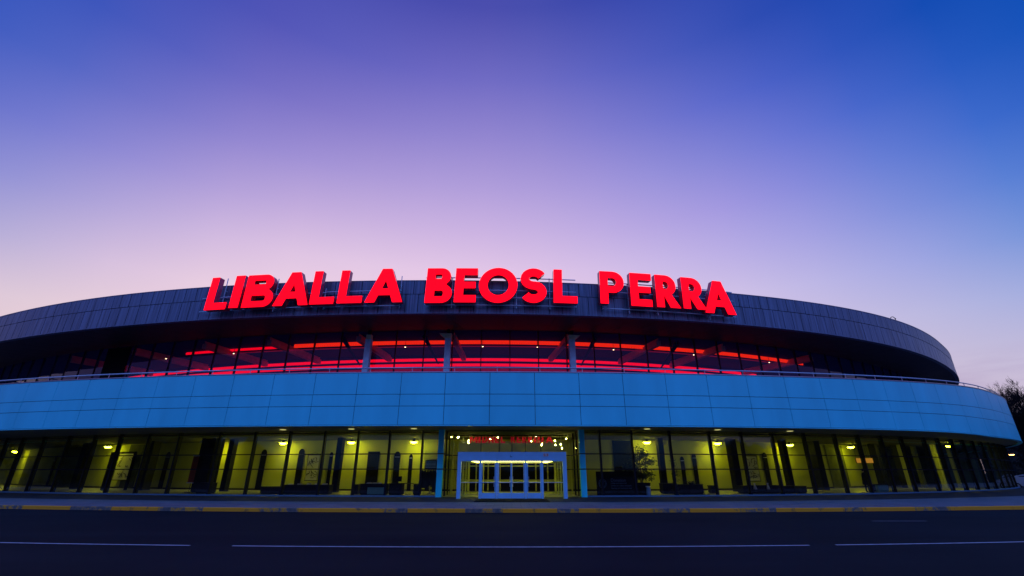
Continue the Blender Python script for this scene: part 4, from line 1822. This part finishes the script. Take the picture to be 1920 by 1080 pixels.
mb.tube([(-.12, .08, .6), (-.12, .08, .95), (.12, .08, .95), (.12, .08, .6)], .012, 6)
part(mb, 'handle', M['charcoal'], bg_)
for x in (-.15, .15):
    mb = MB()
    mb.tube([(x - .02, .08, .04), (x + .02, .08, .04)], .04, 10)
    part(mb, 'wheel', M['tyre'], bg_)

# ------------------------------------------------------------------ ground, road, kerb, pavement
mb = MB()
R_ = 900
mb.poly([(-R_, -R_, 0), (R_, -R_, 0), (R_, R_, 0), (-R_, R_, 0)])
tag(build(mb, 'road', M['asphalt']), kind='structure')
KC = Vector((1.2, 170.6, 0))
KR = 147.5


def kp(a, r, z):
    return Vector((KC.x + r * math.sin(a), KC.y - r * math.cos(a), z))


def kang(px):   # angle on the kerb face seen at a pixel column
    best = None
    a0, b0, c0 = ray(px, 958)
    lo, hi = -.6, .6
    f0 = lambda a: kp(a, KR, 0).x * b0 - kp(a, KR, 0).y * a0
    for _ in range(60):
        mid = (lo + hi) / 2
        if f0(mid) < 0:
            lo = mid
        else:
            hi = mid
    return lo


AA = lsp(-1.2, 1.2, 260)
mb = MB()
mb.rings(None, AA, [lambda a: kp(a, KR - .15, Z_PAVE), lambda a: kp(a, 95, Z_PAVE)])
tag(build(mb, 'pavement', M['paving']), kind='structure')
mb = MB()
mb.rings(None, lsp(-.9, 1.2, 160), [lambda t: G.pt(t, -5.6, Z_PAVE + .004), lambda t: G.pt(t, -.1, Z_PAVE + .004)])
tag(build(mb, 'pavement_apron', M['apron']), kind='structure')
# kerbstones about a metre long, painted yellow or left bare
bounds = [(-1.1, 40, 0), (40, 130, 1), (130, 207, 0), (207, 295, 1), (295, 380, 0), (380, 488, 1), (488, 560, 0), (560, 677, 1), (677, 764, 2), (764, 872, 1), (872, 943, 3),
          (943, 1045, 1), (1045, 1126, 2), (1126, 1222, 1), (1222, 1294, 0), (1294, 1387, 1), (1387, 1456, 0), (1456, 1552, 1), (1552, 1618, 2), (1618, 1717, 1), (1717, 1784, 0), (1784, 1872, 1), (1872, 1960, 2)]
segs = []
for x0, x1, k in bounds:
    a = -1.1 if x0 == -1.1 else kang(x0)
    segs.append((a, kang(x1), k))
segs.append((segs[-1][1], 1.1, 0))
mb = MB()
mb2 = MB()
rk = random.Random(4)
for a, b, k in segs:
    n = max(1, int(round((b - a) * KR / 1.0)))
    for i in range(n):
        u, v = a + (b - a) * i / n, a + (b - a) * (i + 1) / n
        gpp = .004 / KR
        dz = rk.uniform(-.006, .006)
        dr = rk.uniform(-.006, .006)
        rr = [KR + dr, KR + dr - .012, KR - .15]
        tgt = mb if (k == 1 or (k == 2 and rk.random() < .4)) else mb2
        A = [kp(u + gpp, KR + dr, 0), kp(u + gpp, KR + dr, Z_PAVE - .02 + dz), kp(u + gpp, KR + dr - .02, Z_PAVE + .004 + dz), kp(u + gpp, KR - .15, Z_PAVE + .004 + dz), kp(u + gpp, KR - .15, 0)]
        C_ = [kp(v - gpp, KR + dr, 0), kp(v - gpp, KR + dr, Z_PAVE - .02 + dz), kp(v - gpp, KR + dr - .02, Z_PAVE + .004 + dz), kp(v - gpp, KR - .15, Z_PAVE + .004 + dz), kp(v - gpp, KR - .15, 0)]
        for j in range(4):
            tgt.poly([A[j], C_[j], C_[j + 1], A[j + 1]])
        tgt.poly(A[::-1])
        tgt.poly(C_)
kb = build(mb2, 'kerb', M['kerb'])
tag(kb, kind='structure')
tag(build(mb, 'kerb_yellow_paint', M['yellow']), kind='structure')

# lane lines
LC = Vector((-.5, 119.8, 0))
LR = 107.0


def lpnt(x, r):
    return Vector((x, LC.y - math.sqrt(r * r - (x - LC.x) ** 2), .004))


def lane(x0, x1, w, m, r=LR, n=40):
    mb = MB()
    for k in range(n):
        a, b = x0 + (x1 - x0) * k / n, x0 + (x1 - x0) * (k + 1) / n
        mb.poly([lpnt(a, r + w / 2), lpnt(b, r + w / 2), lpnt(b, r - w / 2), lpnt(a, r - w / 2)])
    tag(build(mb, 'road_marking', m), kind='structure')


lane(-40, -8.05, .09, M['whiteline'])
lane(-6.95, 7.45, .09, M['whiteline'])
lane(8.15, 40, .09, M['whiteline'])
mb = MB()
mb.poly([(13.5, 19.2, .004), (15.55, 19.2, .004), (15.55, 19.33, .004), (13.5, 19.33, .004)])
tag(build(mb, 'road_marking', M['faded']), kind='structure')

# door mat
mb = MB()
mb.box(-2.12, 2.12, 28.0, 31.2, Z_PAVE + .008, Z_PAVE + .026)
dm = build(mb, 'door_mat', M['rubber'])
tag(dm, 'wide black rubber mat on the paving before the entrance doors', 'door mat')

# ------------------------------------------------------------------ trees and cars beyond the right end


def tree(name, lab, loc, H, seed, spread=.55, depth=6, group='trees beyond the right end of the arena'):
    r = random.Random(seed)
    o = thing(name, lab, 'tree', loc, 0, group)
    tk, cr = MB(), MB()

    def br(p, d, L, rad, dep):
        n = 3
        pts = [p]
        dd = d.copy()
        for i in range(n):
            dd = (dd + Vector((r.gauss(0, .12), r.gauss(0, .12), r.gauss(.03, .08)))).normalized()
            pts.append(pts[-1] + dd * L / n)
        rr = [rad * (1 - .45 * i / n) for i in range(n + 1)]
        (tk if dep >= depth - 1 else cr).tube(pts, rr, 6 if dep > 2 else 3, cap=False)
        if dep == 0:
            return
        nb_ = 4 if dep >= depth - 1 else 3
        for k in range(nb_ + (1 if dep < 3 else 0)):
            u = r.uniform(.35, 1.0)
            i = min(int(u * n), n - 1)
            q = pts[i].lerp(pts[i + 1], u * n - i)
            a = r.uniform(0, 2 * PI)
            side = dd.orthogonal().normalized()
            side = Matrix.Rotation(a, 3, dd) @ side
            nd = (dd * (1 - spread * .5) + side * spread + Vector((0, 0, .10))).normalized()
            br(q, nd, L * r.uniform(.55, .78), max(rad * .5, .019), dep - 1)
        br(pts[-1], dd, L * .7, max(rad * .62, .02), dep - 1)
    br(Vector((0, 0, -.05)), Vector((0, 0, 1)), H * .34, H * .016, depth)
    part(tk, 'trunk', M['bark'], o)
    part(cr, 'crown', M['twig'], o)
    return o


def far(px, d):
    a, b, c = ray(px, 870)
    L = math.hypot(a, b)
    return Vector((a / L * d, b / L * d, 0))


tree('bare_tree', 'tallest bare tree with fine twigs above the end of the blue band', far(1984, 112), 16.3, 5, .62)
tree('bare_tree', 'small bare treetop just showing over the curved end of the band', far(1930, 132), 18.5, 8, .5)
tree('bare_tree', 'lowest bare treetop just left of the tall tree', far(1912, 140), 19.0, 15, .5)
tree('bare_tree', 'bare tree cut by the right edge of the photo', far(1990, 110), 15.0, 21, .6)


def evergreen(lab, loc, H, W, seed, n=2600):
    r = random.Random(seed)
    o = thing('evergreen_tree', lab, 'tree', loc, 0, 'dark evergreens beyond the right end of the arena')
    mb = MB()
    mb.tube([(0, 0, -.05), (0, 0, H * .9)], [.22, .04], 7)
    part(mb, 'trunk', M['bark'], o)
    mb = MB()
    cl = [(Vector((r.gauss(0, W * .3), r.gauss(0, W * .3), r.uniform(.10, .95) * H)), r.uniform(.5, 1.2)) for _ in range(46)]
    for _ in range(n):
        c, s_ = r.choice(cl)
        k = 1.15 - c.z / H
        q = Vector((c.x * k, c.y * k, c.z)) + Vector((r.gauss(0, .5), r.gauss(0, .5), r.gauss(0, .45))) * s_
        q.z = max(q.z, .15)
        d = Vector((r.gauss(0, 1), r.gauss(0, 1), r.gauss(-.2, .6))).normalized()
        s1 = d.cross(Vector((r.gauss(0, 1), r.gauss(0, 1), r.gauss(0, 1)))).normalized()
        L = r.uniform(.3, .65)
        mb.poly([q, q + d * L * .5 + s1 * L * .25, q + d * L, q + d * L * .5 - s1 * L * .25])
    part(mb, 'crown', M['pine'], o)


evergreen('dark bushy evergreen hugging the end of the blue band', far(1952, 118), 10.5, 5.0, 31)
evergreen('dark evergreen partly outside the right edge', far(1975, 112), 12.5, 6.0, 32)
evergreen('low dark evergreen behind the street lamp', far(1918, 140), 9.5, 7.0, 33)
evergreen('low dark evergreen behind the parked cars', far(1936, 132), 8.0, 7.0, 34)
evergreen('low dark evergreen right behind the white car', far(1955, 128), 8.5, 7.0, 35)


# woods round the forecourt: low behind the road, taller at the two sides
rw = random.Random(77)
mb = MB()
for k in range(26000):
    a = rw.uniform(49.5, 308)
    back = abs(a - 180) < 75
    H = 3.2 if back else 19.0
    d = rw.uniform(118, 132) if back else rw.uniform(105, 125)
    q = Vector((math.sin(math.radians(a)) * d, math.cos(math.radians(a)) * d, rw.random() ** 1.15 * H * (.75 + .25 * math.sin(a * 1.7) * math.sin(a * .43))))
    L = rw.uniform(1.2, 2.6) * (.6 if back else 1)
    d_ = Vector((rw.gauss(0, 1), rw.gauss(0, 1), rw.gauss(0, .8))).normalized()
    s1 = d_.cross(Vector((rw.gauss(0, 1), rw.gauss(0, 1), rw.gauss(0, 1)))).normalized()
    pp = [q - d_ * L * .5, q + s1 * L * .4, q + d_ * L * .5, q - s1 * L * .4]
    mb.poly([Vector((v.x, v.y, max(v.z, .05))) for v in pp])
for side in (-1, 1):  # unseen solid ridge added to block sky reflections and gaps in the end glass
    aa = lsp(42 if side > 0 else 50, 118, 76)
    hs = [(7 + 5 * rw.random(), rw.uniform(-2, 2)) for _ in aa]
    prev = None
    for (hh, dd), a in zip(hs, aa):
        u = Vector((side * math.sin(math.radians(a)), math.cos(math.radians(a)), 0))
        if a < 49:
            dd += 13
            hh = min(hh, 8)
        row = [u * (106 + dd), u * (110 + dd) + Vector((0, 0, hh * .8)), u * (116 + dd) + Vector((0, 0, hh)), u * (124 + dd) + Vector((0, 0, hh * .7)), u * (128 + dd)]
        if prev:
            for i_ in range(4):
                mb.poly([prev[i_], row[i_], row[i_ + 1], prev[i_ + 1]])
        prev = row
tag(build(mb, 'far_wood_and_blocker', M['pine']), kind='stuff')


# street lamp
p = far(1897, 106)
zl = CAMH + ray(1897, 853)[2] / math.hypot(*ray(1897, 853)[:2]) * 106
sl = thing('street_lamp', 'street lamp with warm glow under the far end of the band', 'street lamp', p)
mb = MB()
mb.tube([(0, 0, 0), (0, 0, zl + .2)], [.08, .05], 8)
mb.tube([(0, 0, zl + .2), (0, -.5, zl + .25)], .04, 6)
part(mb, 'post', M['charcoal'], sl)
mb = MB()
mb.lathe([(.0, .14), (.12, .12), (.34, .02), (.36, .0)], 14, (0, -.5, zl + .06))
part(mb, 'lamp_shade', M['charcoal'], sl, smooth=True)
mb = MB()
mb.lathe([(.0, -.12), (.2, -.09), (.33, 0), (.0, .0)], 14, (0, -.5, zl + .05))
part(mb, 'lamp', M['streetglow'], sl, smooth=True)


def car(lab, loc, rz, paint):
    o = thing('parked_car', lab, 'car', loc, rz, 'cars parked beyond the arena')
    prof = [(-2.15, .32), (-2.2, .62), (-2.1, .86), (-1.75, .95), (-1.25, 1.36), (-.7, 1.47), (.35, 1.46), (1.05, 1.05), (1.95, .88), (2.2, .66), (2.2, .34)]
    mb = MB()
    lay = []
    for yy, ins in ((-.84, .0), (-.80, .0), (.80, .0), (.84, .0)):
        row = []
        for x, z in prof:
            k = 1.0 if z < .98 else .86
            row.append((x * (.985 if abs(yy) > .82 else 1), yy * k, z - (.03 if abs(yy) > .82 and z > 1 else 0)))
        lay.append(row)
    i0 = len(mb.v)
    n = len(prof)
    for row in lay:
        mb.v += row
    for a in range(3):
        for j in range(n):
            k = (j + 1) % n
            mb.f.append((i0 + a * n + j, i0 + a * n + k, i0 + (a + 1) * n + k, i0 + (a + 1) * n + j))
            mb.m.append(0)
    mb.f.append(tuple(i0 + j for j in range(n)))
    mb.f.append(tuple(i0 + 3 * n + j for j in range(n))[::-1])
    mb.m += [0, 0]
    part(mb, 'body', M[paint], o)
    for sg in (-1, 1):
        mb = MB()
        y = sg * .735
        mb.hexa([(-1.35, y, 1.0), (.75, y, 1.02), (.75, y + sg * .03, 1.02), (-1.35, y + sg * .03, 1.0), (-1.05, y - sg * .02, 1.34), (.22, y - sg * .02, 1.38), (.22, y + sg * .01, 1.38), (-1.05, y + sg * .01, 1.34)])
        part(mb, 'side_window', M['carglass'], o)
        for x in (-1.35, 1.35):
            mb = MB()
            mb.tube([(x, sg * .70, .32), (x, sg * .87, .32)], .32, 16)
            w = part(mb, 'wheel', M['tyre'], o)
            mb = MB()
            mb.tube([(x, sg * .86, .32), (x, sg * .885, .32)], .20, 12)
            part(mb, 'rim', M['steel'], w)
        mb = MB()
        mb.box(-2.22, -2.14, sg * .72 - .12, sg * .72 + .12, .66, .82)
        part(mb, 'tail_light', M['taillight'], o)
        mb = MB()
        mb.box(2.12, 2.22, sg * .68 - .14, sg * .68 + .14, .60, .74)
        part(mb, 'headlight', M['vase'], o)
    mb = MB()
    mb.hexa([(.48, -.62, 1.36), (.48, .62, 1.36), (.44, .62, 1.36), (.44, -.62, 1.36), (1.04, -.66, 1.06), (1.04, .66, 1.06), (1.0, .66, 1.05), (1.0, -.66, 1.05)])
    part(mb, 'windscreen', M['carglass'], o)


car('white car parked beyond the end of the glass wall, nearest the lamp', far(1926, 78), -.82, 'carpaint2')
car('silver car parked behind the white one at the right edge', far(1934, 92), -.70, 'carpaint')

# ------------------------------------------------------------------ sky
w = bpy.data.worlds.new('World')
sc.world = w
w.use_nodes = True
N = w.node_tree
N.nodes.clear()


def nd(t, **kw):
    n = N.nodes.new(t)
    for k, v in kw.items():
        setattr(n, k, v)
    return n


def mth(op, a, b=None, c=None, clamp=False):
    n = nd('ShaderNodeMath', operation=op, use_clamp=clamp)
    for i, v in enumerate((a, b, c)):
        if v is None:
            continue
        if isinstance(v, (int, float)):
            n.inputs[i].default_value = v
        else:
            N.links.new(v, n.inputs[i])
    return n.outputs[0]


def ramp(fac, stops):
    n = nd('ShaderNodeValToRGB')
    e = n.color_ramp.elements
    while len(e) > 1:
        e.remove(e[-1])
    e[0].position = stops[0][0]
    e[0].color = stops[0][1]
    for p_, c in stops[1:]:
        q = e.new(p_)
        q.color = c
    n.color_ramp.interpolation = 'EASE' if False else 'LINEAR'
    N.links.new(fac, n.inputs['Fac'])
    return n.outputs['Color']


def mix(f, a, b):
    n = nd('ShaderNodeMixRGB')
    N.links.new(f, n.inputs[0])
    N.links.new(a, n.inputs[1])
    N.links.new(b, n.inputs[2])
    return n.outputs[0]


tc = nd('ShaderNodeTexCoord')
sx = nd('ShaderNodeSeparateXYZ')
N.links.new(tc.outputs['Generated'], sx.inputs[0])
X, Y, Z = sx.outputs
hyp = mth('SQRT', mth('ADD', mth('ADD', mth('MULTIPLY', X, X), mth('MULTIPLY', Y, Y)), 1e-6))
sa_ = mth('DIVIDE', X, hyp)
ca_ = mth('DIVIDE', Y, hyp)
Zc = mth('MAXIMUM', Z, 0.0)


def S(v, r, g, b, k=1.0):
    c = lin(r, g, b)
    return (v, (c[0] * k, c[1] * k, c[2] * k, 1))


SKYZ = [0, 0.08, 0.16, 0.24, 0.32, 0.4, 0.48, 0.56, 0.64, 0.72, 0.8]
SKYT = {
    -60 : [(223, 187, 197), (231, 199, 202), (228, 205, 213), (195, 182, 216), (155, 153, 214), (116, 125, 208), (80, 102, 197), (52, 87, 190), (48, 82, 186), (49, 77, 180), (48, 71, 174)] ,
    -52 : [(223, 187, 197), (230, 197, 201), (232, 206, 209), (218, 198, 215), (182, 173, 215), (150, 148, 213), (118, 123, 207), (85, 102, 196), (61, 85, 187), (59, 79, 181), (56, 74, 176)] ,
    -44 : [(224, 187, 197), (230, 196, 202), (234, 204, 209), (231, 206, 217), (214, 192, 221), (184, 169, 218), (152, 143, 213), (119, 118, 202), (87, 95, 191), (68, 80, 181), (64, 76, 177)] ,
    -36 : [(226, 188, 199), (233, 196, 205), (238, 204, 211), (237, 208, 219), (231, 204, 224), (209, 185, 223), (179, 160, 217), (146, 134, 208), (113, 108, 196), (82, 85, 183), (68, 76, 176)] ,
    -28 : [(229, 189, 201), (235, 197, 207), (240, 203, 213), (241, 208, 221), (237, 209, 226), (222, 195, 226), (194, 171, 220), (161, 145, 213), (128, 118, 200), (92, 93, 188), (70, 77, 175)] ,
    -20 : [(229, 189, 201), (234, 196, 207), (240, 203, 212), (241, 207, 220), (237, 208, 226), (226, 199, 228), (200, 176, 222), (170, 152, 215), (138, 126, 204), (101, 99, 191), (71, 76, 174)] ,
    -12 : [(229, 189, 201), (234, 196, 207), (239, 202, 212), (240, 207, 220), (237, 207, 226), (227, 199, 229), (203, 178, 224), (175, 156, 217), (144, 132, 207), (109, 104, 194), (72, 76, 173)] ,
    -4 : [(229, 189, 201), (234, 196, 207), (239, 202, 213), (240, 206, 220), (236, 206, 226), (226, 198, 230), (203, 178, 225), (176, 157, 218), (147, 134, 208), (112, 107, 195), (74, 77, 173)] ,
    4 : [(227, 189, 201), (232, 195, 207), (236, 201, 213), (237, 205, 220), (233, 204, 227), (221, 195, 230), (198, 176, 225), (172, 155, 218), (143, 133, 208), (108, 106, 195), (70, 77, 173)] ,
    12 : [(222, 187, 201), (227, 194, 208), (231, 200, 214), (231, 203, 221), (225, 201, 228), (212, 190, 230), (189, 170, 225), (163, 150, 218), (132, 127, 208), (97, 101, 194), (61, 73, 172)] ,
    20 : [(217, 186, 201), (221, 192, 208), (225, 198, 215), (224, 200, 223), (217, 198, 229), (200, 183, 230), (177, 162, 224), (149, 143, 217), (117, 119, 206), (83, 94, 191), (53, 71, 172)] ,
    28 : [(212, 185, 201), (216, 191, 209), (219, 196, 216), (215, 197, 224), (206, 192, 230), (185, 173, 228), (162, 152, 223), (132, 133, 214), (97, 108, 204), (66, 86, 186), (46, 70, 172)] ,
    36 : [(209, 184, 201), (211, 189, 208), (211, 193, 216), (203, 192, 224), (187, 181, 228), (164, 161, 225), (138, 140, 219), (107, 119, 211), (74, 96, 198), (46, 76, 179), (40, 69, 172)] ,
    44 : [(204, 183, 201), (205, 187, 208), (200, 189, 216), (185, 183, 223), (160, 166, 225), (131, 145, 219), (104, 126, 213), (72, 103, 203), (47, 84, 188), (29, 70, 175), (34, 68, 172)] ,
    52 : [(203, 182, 201), (201, 186, 208), (189, 184, 217), (159, 171, 222), (119, 148, 217), (89, 127, 212), (61, 106, 204), (38, 89, 192), (17, 75, 179), (23, 71, 175), (30, 68, 172)] ,
    60 : [(203, 182, 201), (201, 187, 209), (177, 179, 220), (134, 156, 220), (91, 131, 213), (57, 106, 204), (28, 89, 192), (5, 79, 182), (9, 75, 178), (20, 71, 175), (29, 67, 171)] ,
}

az_ = mth('ARCTAN2', X, Y)
SK = sorted(SKYT)
cur = None
for i_, a_ in enumerate(SK):
    r_ = ramp(Zc, [S(z_, *c_) for z_, c_ in zip(SKYZ, SKYT[a_])] + [S(1, 40, 62, 165)])
    if cur is None:
        cur = r_
    else:
        mr = nd('ShaderNodeMapRange')
        N.links.new(az_, mr.inputs['Value'])
        mr.inputs['From Min'].default_value = math.radians(SK[i_ - 1])
        mr.inputs['From Max'].default_value = math.radians(a_)
        cur = mix(mr.outputs[0], cur, r_)
# the sky opposite the sunset: violet belt low down, bright blue above it
bak = ramp(Zc, [S(0, 40, 66, 108), S(.05, 56, 96, 156), S(.18, 88, 66, 150), S(.26, 105, 85, 185), S(.38, 120, 140, 236, 1.75), S(.55, 85, 142, 244, 1.9), S(.78, 60, 108, 222, 1.2), S(1, 40, 62, 165)])


def sstep(v, a, b):
    n = nd('ShaderNodeMapRange', interpolation_type='SMOOTHSTEP')
    N.links.new(v, n.inputs['Value'])
    n.inputs['From Min'].default_value = a
    n.inputs['From Max'].default_value = b
    return n.outputs[0]


c3 = mix(sstep(mth('MULTIPLY', ca_, -1), -.46, .25), cur, bak)
# thin violet cloud streaks low in the right
mp_ = nd('ShaderNodeMapping')
mp_.inputs['Scale'].default_value = (3.0, 3.0, 26.0)
N.links.new(tc.outputs['Generated'], mp_.inputs['Vector'])
ns = nd('ShaderNodeTexNoise')
ns.inputs['Scale'].default_value = 1.6
ns.inputs['Detail'].default_value = 5
N.links.new(mp_.outputs[0], ns.inputs['Vector'])
cf = mth('MULTIPLY', sstep(ns.outputs['Fac'], .42, .66), mth('MULTIPLY', sstep(Z, .20, .10), sstep(sa_, .35, .68)))
cf = mth('MULTIPLY', cf, .55)
cc = nd('ShaderNodeRGB')
cc.outputs[0].default_value = lin(166, 148, 190)
c4 = mix(cf, c3, cc.outputs[0])
# dark below the horizon
gd = nd('ShaderNodeRGB')
gd.outputs[0].default_value = lin(16, 20, 40)
c5 = mix(sstep(Z, 0.0, -.02), c4, gd.outputs[0])
sky = nd('ShaderNodeTexSky', sky_type='NISHITA')
sky.sun_disc = False
sky.sun_elevation = math.radians(-3.0)
sky.sun_rotation = math.radians(-8)
bg1 = nd('ShaderNodeBackground')
bg1.inputs['Strength'].default_value = 1.0
N.links.new(c5, bg1.inputs['Color'])
bg2 = nd('ShaderNodeBackground')
bg2.inputs['Strength'].default_value = .05
N.links.new(sky.outputs[0], bg2.inputs['Color'])
ad = nd('ShaderNodeAddShader')
N.links.new(bg1.outputs[0], ad.inputs[0])
N.links.new(bg2.outputs[0], ad.inputs[1])
wo = nd('ShaderNodeOutputWorld')
N.links.new(ad.outputs[0], wo.inputs['Surface'])

# last glow of the set sun, from behind the building
sn = bpy.data.lights.new('sun', 'SUN')
sn.energy = .04
sn.angle = math.radians(8)
sn.color = (1, .72, .62)
so_ = bpy.data.objects.new('sun', sn)
COL.objects.link(so_)
so_.rotation_euler = (math.radians(-87), 0, math.radians(8))

vs = sc.view_settings
vs.view_transform = 'Standard'
vs.look = 'None'
vs.exposure = 0
vs.gamma = 1
sc.cycles.max_bounces = 8
sc.cycles.transparent_max_bounces = 16
sc.cycles.sample_clamp_indirect = 4.0
sc.cycles.use_denoising = True
